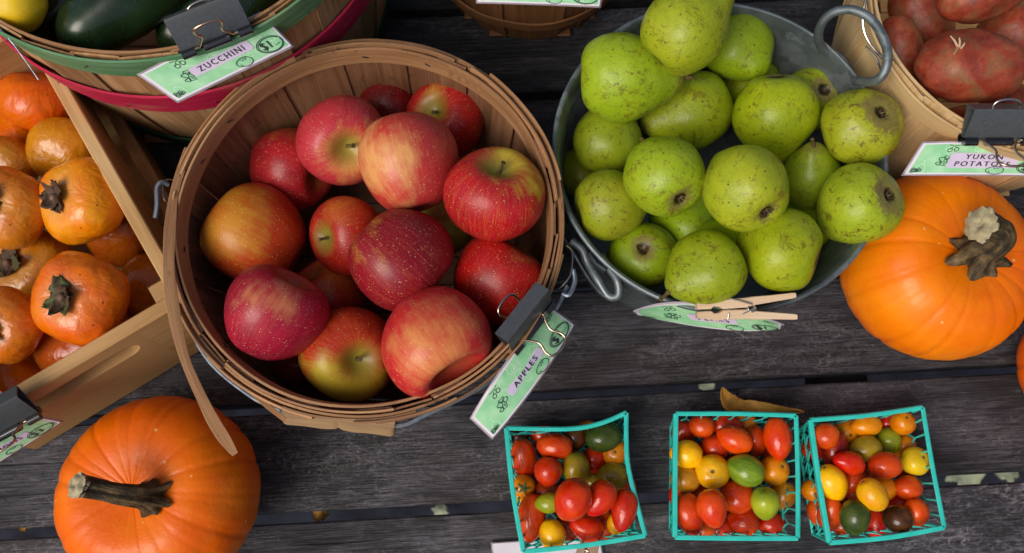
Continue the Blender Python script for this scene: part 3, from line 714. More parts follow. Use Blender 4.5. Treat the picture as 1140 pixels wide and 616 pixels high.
APP = [
 # px py r axis(x,y,z view)  red deep yellow ydir(view) yamt cav label
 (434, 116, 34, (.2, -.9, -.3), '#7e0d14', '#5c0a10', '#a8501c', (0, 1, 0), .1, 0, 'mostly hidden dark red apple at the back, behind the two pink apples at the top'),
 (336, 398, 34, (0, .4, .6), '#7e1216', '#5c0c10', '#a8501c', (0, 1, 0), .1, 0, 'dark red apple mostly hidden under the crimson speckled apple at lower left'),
 (366, 332, 42, (-.3, .6, .4), '#a82a1a', '#7c1a12', '#b8641c', (.3, .6, .4), .35, 0, 'shaded red-orange apple half hidden in the middle, left of the large dark crimson one'),
 (492, 252, 36, (0, .4, .6), '#9a6a20', '#8e4a1c', '#b39a3a', (0, 0, 1), .9, 0, 'dull yellowish apple glimpsed deep between three red apples near the centre'),
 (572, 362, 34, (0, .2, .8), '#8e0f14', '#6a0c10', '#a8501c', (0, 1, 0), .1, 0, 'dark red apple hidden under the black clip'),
 (497, 134, 46, (-.35, .15, .85), '#b81820', '#8e1018', '#c8a03a', (-.3, .3, .9), .12, 1, 'bright red apple at the back right with its stem hollow half covered'),
 (324, 187, 46, (.7, -.2, .35), '#b3202a', '#8c1620', '#c0602c', (.2, .9, .3), .15, 0, 'dark red apple at the back left, tucked behind a large pink one'),
 (387, 263, 44, (-.62, -.1, .7), '#a82018', '#8a1810', '#b85c1e', (.2, .5, .5), .25, 1, 'red-orange apple in the middle row whose stem hollow faces left'),
 (555, 312, 50, (.5, .8, .15), '#b60f14', '#900c12', '#a87a24', (.6, .8, .2), .12, 0, 'deep red apple on the right, partly under the black clip'),
 (388, 394, 53, (.42, -.1, .8), '#b83a1c', '#961c14', '#b8a22c', (-.2, -.95, .4), .62, 1, 'apple at the bottom with red top and yellow-green lower half'),
 (284, 262, 57, (-.82, .5, .1), '#bc4018', '#a82c14', '#cc8a28', (-.35, .3, .8), .46, 0, 'large orange-yellow apple on the left side of the basket'),
 (551, 218, 56, (.14, .72, .66), '#bb1822', '#9a1220', '#d8b832', (.55, .7, .35), .3, 1, 'big red apple on the right with yellow around its stem hollow'),
 (381, 156, 50, (.32, -.36, .82), '#c03440', '#a82434', '#d89a54', (.5, -.5, .7), .34, 1, 'large pink apple at the upper left of the pile with a green stem hollow'),
 (305, 348, 55, (.5, .8, .12), '#a81432', '#860f2c', '#c87850', (.2, .4, .9), .2, 0, 'crimson-pink apple with pale speckles at the lower left'),
 (446, 289, 58, (.75, -.6, -.1), '#8e1024', '#740c1c', '#c88a30', (-.3, .1, .7), .1, 0, 'large dark crimson apple in the centre with a yellow scar'),
 (455, 182, 56, (-.25, .93, -.1), '#c23a34', '#ac2a34', '#dc9e5e', (-.5, -.1, .7), .42, 0, 'tall pale pink and orange apple on top of the pile near the upper centre'),
 (484, 382, 62, (.55, -.72, .36), '#c82a2e', '#b01e2a', '#dc8a4e', (0, .1, .9), .36, 0, 'large bright pink-red apple at the front with a hollow at its lower right'),
]
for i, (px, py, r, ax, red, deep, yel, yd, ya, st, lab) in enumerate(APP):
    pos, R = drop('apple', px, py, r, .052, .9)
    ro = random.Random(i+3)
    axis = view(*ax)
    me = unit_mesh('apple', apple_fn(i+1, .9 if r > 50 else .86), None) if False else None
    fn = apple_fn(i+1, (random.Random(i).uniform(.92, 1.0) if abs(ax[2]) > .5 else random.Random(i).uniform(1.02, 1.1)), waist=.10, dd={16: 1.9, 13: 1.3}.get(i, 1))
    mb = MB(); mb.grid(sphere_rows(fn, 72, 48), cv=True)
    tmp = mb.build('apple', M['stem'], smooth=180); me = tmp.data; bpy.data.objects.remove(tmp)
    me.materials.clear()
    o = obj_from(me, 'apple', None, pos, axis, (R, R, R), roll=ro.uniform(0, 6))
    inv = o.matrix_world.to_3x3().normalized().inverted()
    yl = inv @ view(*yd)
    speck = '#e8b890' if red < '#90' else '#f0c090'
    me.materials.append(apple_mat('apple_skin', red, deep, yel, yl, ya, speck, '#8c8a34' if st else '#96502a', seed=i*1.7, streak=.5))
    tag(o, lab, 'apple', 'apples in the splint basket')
    if st:
        mb = MB(); b = Vector((0, 0, fn(0.001, 0).z-.02)); lx, ly = ro.uniform(-.12, .12), ro.uniform(-.12, .12)
        mb.tube(smoothpath([b, b+Vector((lx*.3, ly*.3, .14)), b+Vector((lx, ly, .30))], 5), [.045]*3+[.035]*6+[.045, .055], 8)
        s = mb.build('stem', M['stem'], None, smooth=60); s.parent = o
# ---------- pears
def pear_fn(seed, neck=1.0):
    prof = smoothpath([Vector(q+(0,)) for q in [(-.80, 0), (-.84, .09), (-.91, .24), (-.90, .48), (-.74, .74), (-.38, .95), (0, 1.0), (.34, .94), (.66, .78), (.92, .58), (1.12, .42), (1.28, .28), (1.36, .13), (1.36, 0)]], 4)
    rr = random.Random(seed); bx, by = rr.uniform(-.12, .12), rr.uniform(-.12, .12); ph = rr.uniform(0, 6)
    def f(t, a):
        x = (1-t/PI)*(len(prof)-1); i = min(int(x), len(prof)-2); q = prof[i].lerp(prof[i+1], x-i)
        z, r = q.x, max(0, q.y)
        if z > 0: z *= neck
        w = 1+.03*math.cos(2*a+ph)+.02*math.cos(3*a)
        s = max(0, z)**2
        p = Vector((r*w*math.cos(a)+bx*s, r*w*math.sin(a)+by*s, z))
        return p*(1+.08*nz(p, 1.0, seed)+.018*nz(p, 2.4, seed))
    return f
PA, PB = '#93a414', '#a3b01c'
PEARS = [
 (768, 246, 44, (.2, .5, .3), .7, PA, 0, 'dark pear at the bottom of the gap in the middle of the bucket'),
 (806, 268, 30, (.2, .5, .3), .7, PA, 0, 'small shaded pear deep between the two front pears'),
 (648, 190, 30, (.2, .5, .3), .7, PA, 0, 'shaded pear deep against the left wall of the bucket'),
 (735, 92, 34, (.2, .5, .3), .7, PA, 0, 'shaded pear deep behind the pear with the pointed tip'),
 (842, 98, 36, (.2, .5, .3), .7, PA, 0, 'shaded pear deep at the back between two brighter pears'),
 (893, 245, 34, (.2, .5, .3), .7, PA, 0, 'shaded pear deep at the right side below the stemmed one'),
 (716, 285, 38, (.15, -.2, -.95), .8, '#8a9416', 0, 'pear at the lower left whose dark star-shaped blossom end faces up'),
 (676, 156, 38, (.2, .5, .3), .9, '#8e9c1c', 0, 'smooth green pear against the left wall below the pointed one'),
 (824, 54, 39, (.3, -.5, .4), .8, '#98a424', 0, 'matte green pear at the back, right of the topmost pear'),
 (904, 198, 33, (-.2, .65, .75), 1.0, '#8e9c20', 1, 'small pear on the right showing a short dark stem pointing up'),
 (903, 110, 36, (-.12, -.1, -.97), .8, '#98a21e', 0, 'pear at the back right with a large dark brown blossom scar'),
 (679, 228, 40, (.9, .25, -.1), .9, '#92a01c', 0, 'freckled green pear on the left wall with brown scuffs'),
 (786, 300, 41, (-.86, -.5, .1), .9, '#9aa01e', 1, 'pear at the front with rusty brown patches and stem at lower left'),
 (770, 124, 44, (-.8, -.45, .15), 1.0, '#9ba41a', 0, 'pear in the upper middle whose neck runs down to the left'),
 (868, 279, 45, (-.86, .3, -.32), .8, '#a3ae1e', 0, 'pear at the lower right with blossom end facing the bucket rim'),
 (862, 128, 46, (.05, -.85, -.35), .9, '#a0ac22', 0, 'bright pear in the upper right middle with a brown mark on top'),
 (692, 87, 48, (.93, 0, .12), 1.05, '#a6ae22', 1, 'pear on the left rim lying on its side with its pointed tip to the right'),
 (829, 208, 48, (-.35, .62, -.55), .9, '#a8b222', 0, 'large bright pear in the centre right with a small scar at its lower right'),
 (739, 196, 46, (-.3, .62, -.6), .9, '#a6ae22', 1, 'pear left of centre with its thin stem pointing up left'),
 (762, 34, 48, (.65, .7, .15), 1.0, '#a4ae20', 0, 'topmost pear, large and yellow-green, cut by the upper edge of the photo'),
 (955, 144, 44, (-.3, -.3, -.88), .6, '#a6ae22', 0, 'pear on the right rim with a wide grey-brown patch facing up'),
 (956, 229, 46, (-.48, -.2, -.82), .85, '#aab424', 0, 'pear overhanging the bucket rim beside the right pumpkin'),
]
for i, (px, py, r, ax, nk, col, st, lab) in enumerate(PEARS):
    pos, R = drop('pear', px, py, r, {20: .112, 21: .118, 0: .07, 1: .07}.get(i, .045), .9)
    fn = pear_fn(i+1, nk)
    _h = random.Random(i*7+1); _m = (_h.uniform(.86, .97), _h.uniform(.93, .99), _h.uniform(.5, .9)); col = '#%02x%02x%02x' % tuple(min(255, int(int(col[k:k+2], 16)*m)) for k, m in zip((1, 3, 5), _m))
    mb = MB(); mb.grid(sphere_rows(fn, 64, 60), cv=True)
    tmp = mb.build('pear', pear_mat('pear_skin', col, '#%02x%02x%02x' % tuple(min(255, int(int(col[k:k+2], 16)*m)) for k, m in ((1, 1.08), (3, 1.04), (5, 1.3))), i+1, {20: 1.55, 21: 1.5, 10: 1.2}.get(i, 1.0 if i in (6, 18, 12) else .8)), smooth=180); me = tmp.data; bpy.data.objects.remove(tmp)
    o = obj_from(me, 'pear', None, pos, view(*ax), (R, R, R), roll=i*1.1)
    tag(o, lab, 'pear', 'pears in the metal bucket')
    b = fn(0.001, 0)
    if st:
        mb = MB(); mb.tube(smoothpath([b-Vector((0, 0, .03)), b+Vector((.04, .03, .16)), b+Vector((.02, .08, .34 if i != 16 else .16))], 4), [.07]*3+[.05]*4+[.055, .065], 8)
        s = mb.build('stem', M['stem'], None, smooth=60); s.parent = o
    # dried blossom end: tiny ragged crown
    e = fn(PI-.001, 0); mb = MB()
    for k in range(6):
        a = k*PI/3+i; d = Vector((math.cos(a), math.sin(a), 0)); s_ = Vector((-math.sin(a), math.cos(a), 0))
        mb.face([e+d*.02+s_*.035, e+d*.02-s_*.035, e+d*.13+Vector((0, 0, -.09-.02*(k % 2)))])
    s = mb.build('blossom_end', M['stem'], None, smooth=0); s.parent = o
# ---------- persimmons
def pers_fn(seed, h=.78, sq=.05, furrow=0):
    rr = random.Random(seed); ph = rr.uniform(0, 1.5)
    def f(t, a):
        r = math.sin(t)**.92; z = math.cos(t)*h
        z -= .13*math.exp(-(t/.5)**2); z += .06*math.exp(-((PI-t)/.4)**2)
        w = 1+sq*math.cos(4*(a+ph))*math.sin(t)
        p = Vector((r*w*math.cos(a), r*w*math.sin(a), z))
        if furrow: p *= 1-.13*math.exp(-((math.cos(t)+.12)/.10)**2)*max(0, math.cos(a-.8))
        return p*(1+.045*nz(p, 1.2, seed)+.014*nz(p, 3.5, seed))
    return f
def calyx(o, fn, seed, green=False):
    rr = random.Random(seed); z0 = fn(.001, 0).z
    root = o
    for k in range(7):
        a0 = k*2*PI/7+rr.uniform(-.3, .3); mb = MB(); rows = []; L = rr.uniform(.2, .46); W = rr.uniform(.12, .24); cu = rr.uniform(-.05, .26); tw = rr.uniform(-.12, .12)
        d = Vector((math.cos(a0), math.sin(a0), 0)); s_ = Vector((-math.sin(a0), math.cos(a0), 0))
        for i in range(8):
            t = i/7; w = W*(.75+.75*t-1.45*t**2.2)*(1+.22*math.sin(11*t+seed+k))+.012; r = .05+t*L
            row = []
            for y in (-1, -.6, -.2, .2, .6, 1):
                zz = z0+.035+.10*r*r+cu*t*t+.05*(y*y)*t+tw*y*t*.6+.02*math.sin(7*y+seed+5*t)
                row.append(d*(r+.03*rr.uniform(-1, 1)*t)+s_*y*w+Vector((0, 0, zz)))
            rows.append(row)
        mb.grid(rows); s = mb.build('calyx_lobe', M['calyx_green'] if green and k % 2 else M['calyx'], None, smooth=180); s.parent = o
        s.modifiers.new('thick', 'SOLIDIFY').thickness = .02
    mb = MB(); c = Vector((0, 0, z0)); mb.tube([c, c+Vector((.01, 0, .08)), c+Vector((.02, .01, .14)), c+Vector((.02, .01, .17))], [.12, .10, .075, .03], 9); s = mb.build('stem', M['calyx_core'], None, smooth=60); s.parent = o
OA, OB = '#e88c08', '#e26a04'
PERS = [
 (30, 428, 48, (.4, .6, .1), '#cc6406', '#d06c08', 0, 'smooth bright orange persimmon in the front left corner'),
 (8, 148, 38, (0, .2, .5), OA, OB, 0, 'orange persimmon at the left edge of the photo, second row from the top'),
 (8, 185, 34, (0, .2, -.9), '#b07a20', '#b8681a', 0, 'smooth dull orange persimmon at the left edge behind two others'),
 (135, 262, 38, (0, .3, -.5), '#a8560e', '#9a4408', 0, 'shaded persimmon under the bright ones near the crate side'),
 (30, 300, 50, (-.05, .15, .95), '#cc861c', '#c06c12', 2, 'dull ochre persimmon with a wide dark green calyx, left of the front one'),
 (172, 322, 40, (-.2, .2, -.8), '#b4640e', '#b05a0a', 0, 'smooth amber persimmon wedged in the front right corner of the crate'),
 (92, 372, 54, (-.2, .3, .7), '#b8601c', '#b4480c', 0, 'persimmon beneath the double-lobed one at the front board'),
 (6, 362, 42, (-.1, -.15, .95), '#cc7418', '#cc640c', 1, 'speckled persimmon at the left edge with calyx facing up'),
 (40, 112, 42, (.2, .6, .2), '#d8680a', '#dc5604', 0, 'glossy deep orange persimmon at the top of the crate'),
 (70, 168, 38, (0, .3, -.8), '#cc8a18', '#c47a10', 0, 'smooth ochre persimmon with a pale streak of light, upper middle'),
 (8, 232, 46, (-.1, .05, .95), '#d08420', '#cc6c10', 1, 'blotchy orange persimmon at the left edge, middle row, calyx up'),
 (91, 224, 49, (-.38, .02, .88), '#ec9c10', '#e87c08', 1, 'glossy yellow-orange persimmon with brown calyx, upper one of the two on top'),
 (90, 333, 53, (-.06, .06, .98), '#e87808', '#e25c04', 3, 'large double-lobed persimmon with green-brown calyx, nearest the front board'),
]
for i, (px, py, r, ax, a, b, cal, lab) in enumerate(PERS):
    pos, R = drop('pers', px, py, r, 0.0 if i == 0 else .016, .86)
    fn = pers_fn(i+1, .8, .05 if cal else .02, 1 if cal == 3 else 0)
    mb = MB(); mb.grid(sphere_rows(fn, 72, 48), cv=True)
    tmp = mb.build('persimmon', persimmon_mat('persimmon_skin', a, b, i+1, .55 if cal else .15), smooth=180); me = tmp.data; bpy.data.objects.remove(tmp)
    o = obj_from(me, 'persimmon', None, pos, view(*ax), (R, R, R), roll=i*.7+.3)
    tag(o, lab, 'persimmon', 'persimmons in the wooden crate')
    if cal: calyx(o, fn, i+40, cal >= 2)
# ---------- potatoes
def pot_fn(seed, el):
    def f(t, a):
        p = Vector((math.sin(t)*math.cos(a), math.sin(t)*math.sin(a)*.9, math.cos(t)*el))
        return p*(1+.13*nz(p, .9, seed)+.04*nz(p, 2.6, seed))
    return f
POT = [(1012, 110, 34, (0, 1, 0), 1.1, 'dark potato deep in the basket, below the upright long one'), (1132, 132, 40, (1, 0, 0), 1.1, 'dark potato deep at the right, behind the black clip'),
       (1078, 150, 36, (1, .1, 0), 1.4, 'red potato at the front of the basket, just above the clip'), (1126, 44, 44, (.5, .8, 0), 1.2, 'brownish red potato at the right edge of the photo behind the sprouting one'),
       (1027, 18, 36, (.5, -.8, 0), 1.25, 'red potato at the back between two others near the top edge'), (1001, 58, 27, (-.12, 1, .1), 1.65, 'long red potato standing against the left wall of the basket'),
       (1092, -8, 36, (1, .2, 0), 1.5, 'pinkish red potato cut off by the top edge of the photo'), (1080, 74, 46, (.97, -.12, .1), 1.28, 'largest red-brown potato with a pale sprout on top')]
for i, (px, py, r, ax, el, lab) in enumerate(POT):
    pos, R = drop('pot', px, py, r*.95, .07, 1.12)
    mb = MB(); mb.grid(sphere_rows(pot_fn(i+2, el), 56, 40), cv=True)
    tmp = mb.build('potato', M['potato'], smooth=180); me = tmp.data; bpy.data.objects.remove(tmp)
    o = obj_from(me, 'potato', None, pos, view(*ax), (R, R, R), roll=i)
    tag(o, lab, 'potato', 'potatoes in the pale basket')
    if i == 7:
        mb = MB(); iv = o.matrix_world.inverted(); b = None
        for q in [((1066, 52), (1058, 40)), ((1068, 52), (1068, 42)), ((1070, 54), (1074, 48)), ((1066, 54), (1062, 60))]:
            hit = pos+(CAM-pos).normalized()*R*.9
            a_ = P(q[0][0], q[0][1], pos.z+R*.83); e_ = P(q[1][0], q[1][1], pos.z+R*1.08)
            mb.tube([iv@a_, iv@((a_+e_)/2+Vector((0, 0, .001))), iv@e_], [.03, .028, .012], 6)
        s = mb.build('sprout', M['sprout'], None); s.parent = o
# ---------- zucchini and squash
def gourd(name, a, b, r, prof, mat, stemmat, label, cat, group=None, bendz=0):
    L = (b-a).length; t = (b-a).normalized(); mb = MB()
    pts = [a+(b-a)*(i/24)+Vector((0, 0, bendz*math.sin(PI*i/24))) for i in range(25)]
    rs = [max(.0008, r*interp(prof, i/24)) for i in range(25)]
    mb.tube(pts, rs, 36, shape=lambda u, q: 1+.025*math.cos(5*q)+.02*math.sin(u*9+q))
    o = mb.build(name, mat, smooth=180, origin=(a+b)/2)
    mb = MB(); mb.tube([b-t*.002, b+t*.008, b+t*.02], [r*.42, r*.33, r*.36], 6); s = mb.build('stem', stemmat, None, origin=(a+b)/2); s.parent = o
    return tag(o, label, cat, group)
ZP = [(0, .02), (.02, .35), (.06, .6), (.15, .86), (.4, 1), (.7, .95), (.9, .75), (.98, .55), (1, .5)]
gz = 'dark green zucchini in the bushel basket'
gourd('zucchini', P(18, 52, .165), P(150, -60, .175), .026, ZP, M['zucchini'], M['tom_stem'], 'dark zucchini lying nearest the left rim of the bushel basket', 'zucchini', gz)
gourd('zucchini', P(250, 40, .17), P(330, -80, .17), .026, ZP, M['zucchini'], M['tom_stem'], 'zucchini at the right of the bushel basket behind the clip', 'zucchini', gz)
gourd('zucchini', P(180, 58, .175), P(290, -55, .18), .024, ZP, M['zucchini'], M['tom_stem'], 'shaded zucchini low in the basket just left of the clip', 'zucchini', gz)
gourd('zucchini', P(70, 58, .20), P(235, -62, .205), .030, ZP, M['zucchini'], M['tom_stem'], 'fattest glossy zucchini on top of the pile in the middle', 'zucchini', gz, .004)
SQ = [(0, .02), (.03, .4), (.1, .75), (.3, 1), (.55, .9), (.8, .6), (1, .42)]
gourd('yellow_squash', P(50, 6, .225), P(-95, -12, .225), .028, SQ, M['squash'], M['tom_stem'], 'bright yellow squash on the left rim of the bushel basket', 'squash')

# ---------- pumpkins
def pumpkin(px, py, rpx, zc, h, axis, seed, nr, stem, cutc, label):
    d = ray(px, py); p = P(px, py, zc); R = rpx*((p-CAM).dot(-VZ))/F
    rr = random.Random(seed); gr = sorted([2*PI*k/nr+rr.uniform(-.09, .09) for k in range(nr)]); dep = [rr.uniform(.003, .014) for _ in gr]
    root = empty('pumpkin', Vector((p.x, p.y, 0)), label, 'pumpkin', 'pumpkins on the table')
    nu, nv = 288, 72; mb = MB(); rows = []; tints = []
    A = Matrix((VX.cross(axis).normalized(), axis.cross(VX.cross(axis).normalized()), axis)).transposed()
    hh = h/R
    for i in range(nv+1):
        t = PI*i/nv; row = []
        for j in range(nu):
            a = 2*PI*j/nu; g = 0
            for ga, dp in zip(gr, dep):
                dd = (a-ga+PI) % (2*PI)-PI
                g += dp*math.exp(-(dd/.035)**2)+dp*.8*math.exp(-(dd/.13)**2)
            s = math.sin(t)
            r = s**.86; z = math.cos(t)*hh
            z -= .16*math.exp(-(t/.42)**2)+.1*math.exp(-(t/.8)**2); z += .1*math.exp(-((PI-t)/.5)**2)
            amp = .3+.7*s+1.2*math.exp(-((t-.3)/.25)**2)
            k = 1-g*amp*(.0 if t < .02 else 1)*.8
            v = Vector((r*math.cos(a)*k, r*math.sin(a)*k, z*(1-.5*g)))
            v *= 1+.03*nz(v, .9, seed)+.007*nz(v, 5, seed)+.006*s*mnoise.noise(Vector((math.cos(a)*9, math.sin(a)*9, z*1.2+seed)))
            row.append(p+A@(v*R)); tints.append(min(1, g*30))
        rows.append(row)
    mb.grid(rows, cv=True); mb.t = tints
    o = mb.build('pumpkin_shell', M['pumpkin%d' % (seed % 2)], root, smooth=180)
    if not stem: return root
    pts = pxpath(stem, 8); n = len(pts)
    K_ = .9 if seed == 5 else 1.15
    rad = [K_*interp([(0, 1.75), (.1, 1.35), (.25, 1.0), (.6, .86), (.85, .96), (1, 1.06 if seed == 5 else 1.05)], i/(n-1))*(.0092 if seed == 5 else .0112) for i in range(n)]
    mb = MB(); mb.tube(pts, rad, 40, shape=lambda u, q: (1+.16*math.cos(5*q+u*2.4)+.05*math.cos(11*q+1+u)+.22*math.exp(-(u/.12)**2)*math.cos(7*q+1)), cap=True)
    mb.build('stem', M['pstem'], root, smooth=60)
    t = (pts[-1]-pts[-2]).normalized(); e = pts[-1]; x = t.orthogonal().normalized(); y = t.cross(x)
    mb = MB(); m_ = max(3, n//9) if seed == 5 else 3; mb.tube([pts[-m_+k]+t*(.0008 if k == m_-1 else 0) for k in range(m_)], [rad[-m_+k]*(1.03+.04*math.sin(k*2)) for k in range(m_)], 40, shape=lambda u, q: 1+.14*math.cos(5*q+2.4)+.06*math.cos(13*q+u*3)); mb.build('stem_tip', M['pstem_cut'], root, smooth=60)
    mb = MB(); rows = []
    for q in range(7):
        rr_ = rad[-1]*(.98 if q else 1)*(1-q/6)+.0002
        rows.append([e+t*(.0006+.0022*math.sin(q*.6)*(1+.5*math.sin(3*a_*PI/10+seed)))+(x*math.cos(a_*PI/10)+y*math.sin(a_*PI/10))*rr_*(1+.14*math.cos(5*a_*PI/10)) for a_ in range(20)])
    mb.grid(rows, cv=True); mb.build('stem_cut', M['pstem_cut'], root, smooth=60)
    return root
M['pumpkin0'] = pumpkin_mat('pumpkin_skin', '#ea6a00', '#f47c02', 1)
M['pumpkin1'] = pumpkin_mat('pumpkin_skin_deep', '#ea6200', '#f27000', 2)
pumpkin(178, 549, 109, .062, .072, Vector((-.10, .0, 1)).normalized(), 5, 23,
        [(170, 554, .118), (161, 553, .128), (148, 552, .139), (130, 550, .146), (112, 546, .150), (97, 543, .156), (86, 541, .163)], 0, 'large orange pumpkin at the lower left with a long stem pointing left')
pumpkin(1043, 297, 105, .062, .074, Vector((.16, -.02, 1)).normalized(), 4, 19,
        [(1088, 285, .124), (1094, 278, .134), (1104, 273, .142), (1112, 266, .148), (1110, 257, .153), (1101, 253, .158), (1092, 250, .163)], 0, 'bright orange pumpkin right of the bucket with a short curled stem')
pumpkin(1223, 410, 82, .05, .055, Vector((0, 0, 1)), 9, 20, None, 0, 'pumpkin showing only a sliver at the right edge of the photo')

# ---------- pint baskets and tomatoes
def pint(rimpx, label, zt=.062, seed=0):
    """rimpx: 4 sides, each list of px points from corner to corner (TL,TR,BR,BL)"""
    sides = [[P(x, y, zt) for x, y in s] for s in rimpx]
    cs = [s[0] for s in sides]; cen = sum(cs, Vector())/4
    base = []
    for c in cs:
        b = cen+(c-cen)*.90; b.z = .003; base.append(b)
    root = empty('pint_basket', Vector((cen.x, cen.y, 0)), label, 'pint basket', 'turquoise pint baskets')
    allp = []
    for s in sides: allp += smoothpath(s, 6)[:-1]
    def q3(s, u):
        if len(s) == 2: return s[0].lerp(s[1], u)
        p = smoothpath(s, 10); x = u*(len(p)-1); i = min(int(x), len(p)-2); return p[i].lerp(p[i+1], x-i)
    for k, s in enumerate(sides):
        pts = [q3(s, i/14) for i in range(15)]; out = [(Vector((p.x-cen.x, p.y-cen.y, 0))) for p in pts]
        mid = (pts[0]+pts[-1])/2-cen; mid.z = 0; t = (pts[-1]-pts[0]).normalized(); o_ = Up.cross(t); o_ = o_ if o_.dot(mid) > 0 else -o_
        mb = MB(); mb.strip([p for p in pts], Up, o_.normalized(), .0036, .0020, bev=.5)
        mb.strip([p+o_*.0018-Vector((0, 0, .0022)) for p in pts], o_.normalized(), Up, .0046, .0012, bev=.4)
        mb.build('rim_bar', M['plastic'], root)
        b0, b1 = base[k], base[(k+1) % 4]
        def S(u, v, s=s, b0=b0, b1=b1): return b0.lerp(b1, u).lerp(q3(s, u), v)
        mb = MB(); n = 8; r = .00085
        for i in range(n+1):
            u = i/n
            mb.tube([S(u, 1), S(u, .8), S(u, .66)], [r*1.5, r*1.1, r], 6)
        rowsv = [.66, .44, .22, .0]
        for a in range(3):
            v0, v1 = rowsv[a], rowsv[a+1]
            for i in range(n):
                ua, ub, um = i/n, (i+1)/n, (i+.5)/n
                if a % 2 == 0:
                    mb.tube(smoothpath([S(ua, v0), S(ua+.15/n, (v0*.6+v1*.4)), S(um, v1)], 3), r, 5); mb.tube(smoothpath([S(ub, v0), S(ub-.15/n, (v0*.6+v1*.4)), S(um, v1)], 3), r, 5)
                else:
                    mb.tube([S(um, v0), S(ua, v1)], r, 5); mb.tube([S(um, v0), S(ub, v1)], r, 5)
        mb.tube([S(i/8, .44) for i in range(9)], r*.9, 5); mb.tube([S(i/8, .01) for i in range(9)], r*1.6, 6)
        mb.tube([S(0, i/6) for i in range(7)], r*1.6, 6)
        mb.build('mesh_wall', M['plastic'], root, smooth=60)
    mb = MB(); B = lambda u, v: base[0].lerp(base[1], u).lerp(base[3].lerp(base[2], u), v)
    for i in range(-6, 7):
        a, b = max(0, i/6), min(1, 1+i/6)
        if b > a:
            mb.tube([B(a, a-i/6), B((a+b)/2, (a+b)/2-i/6), B(b, b-i/6)], .0008, 5)
            mb.tube([B(1-a, a-i/6), B(1-(a+b)/2, (a+b)/2-i/6), B(1-b, b-i/6)], .0008, 5)
    mb.build('mesh_bottom', M['plastic'], root, smooth=60)
    return root
pint([[(564, 477), (632, 478), (668, 472), (697, 460)], [(697, 460), (697, 490), (700, 525), (718, 596)], [(718, 596), (650, 607), (583, 614)], [(583, 614), (571, 545), (564, 477)]], 'leftmost turquoise plastic pint basket, with a warped rim')
pint([[(753, 461), (820, 461), (886, 463)], [(886, 463), (888, 530), (888, 599)], [(888, 599), (820, 599), (752, 598)], [(752, 598), (752, 530), (753, 461)]], 'middle turquoise plastic pint basket with square rim')
pint([[(903, 468), (965, 463), (1027, 454)], [(1027, 454), (1038, 520), (1051, 587)], [(1051, 587), (990, 598), (924, 604)], [(924, 604), (913, 540), (903, 468)]], 'rightmost turquoise plastic pint basket, turned slightly')
def tom_fn(seed, kind):
    rr = random.Random(seed); bx = rr.uniform(-.06, .06)
    def f(t, a):
        z = math.cos(t); r = math.sin(t)
        if kind == 1: z = z*1.0; r *= (1+.16*z-.06*z*z); 
        if kind == 2: z = z if z > 0 else z*1.12; r *= 1-.22*max(0, -math.cos(t))**2
        z2 = z-.07*math.exp(-(t/.28)**2)
        p = Vector((r*math.cos(a)+bx*z*z, r*math.sin(a), z2))
        return p*(1+.035*nz(p, 1.1, seed))
    return f
TOMM = []
for k in range(6):
    mb = MB(); mb.grid(sphere_rows(tom_fn(k+1, [0, 1, 2][k % 3]), 40, 28), cv=True)
    tmp = mb.build('tomato', M['stem'], smooth=180); TOMM.append(tmp.data); bpy.data.objects.remove(tmp)
CM = {}
def tomato_mesh(k, c):
    if (k, c) not in CM:
        m = TOMM[k].copy(); m.materials.clear(); m.materials.append(TM[c]); CM[(k, c)] = m
    return CM[(k, c)]
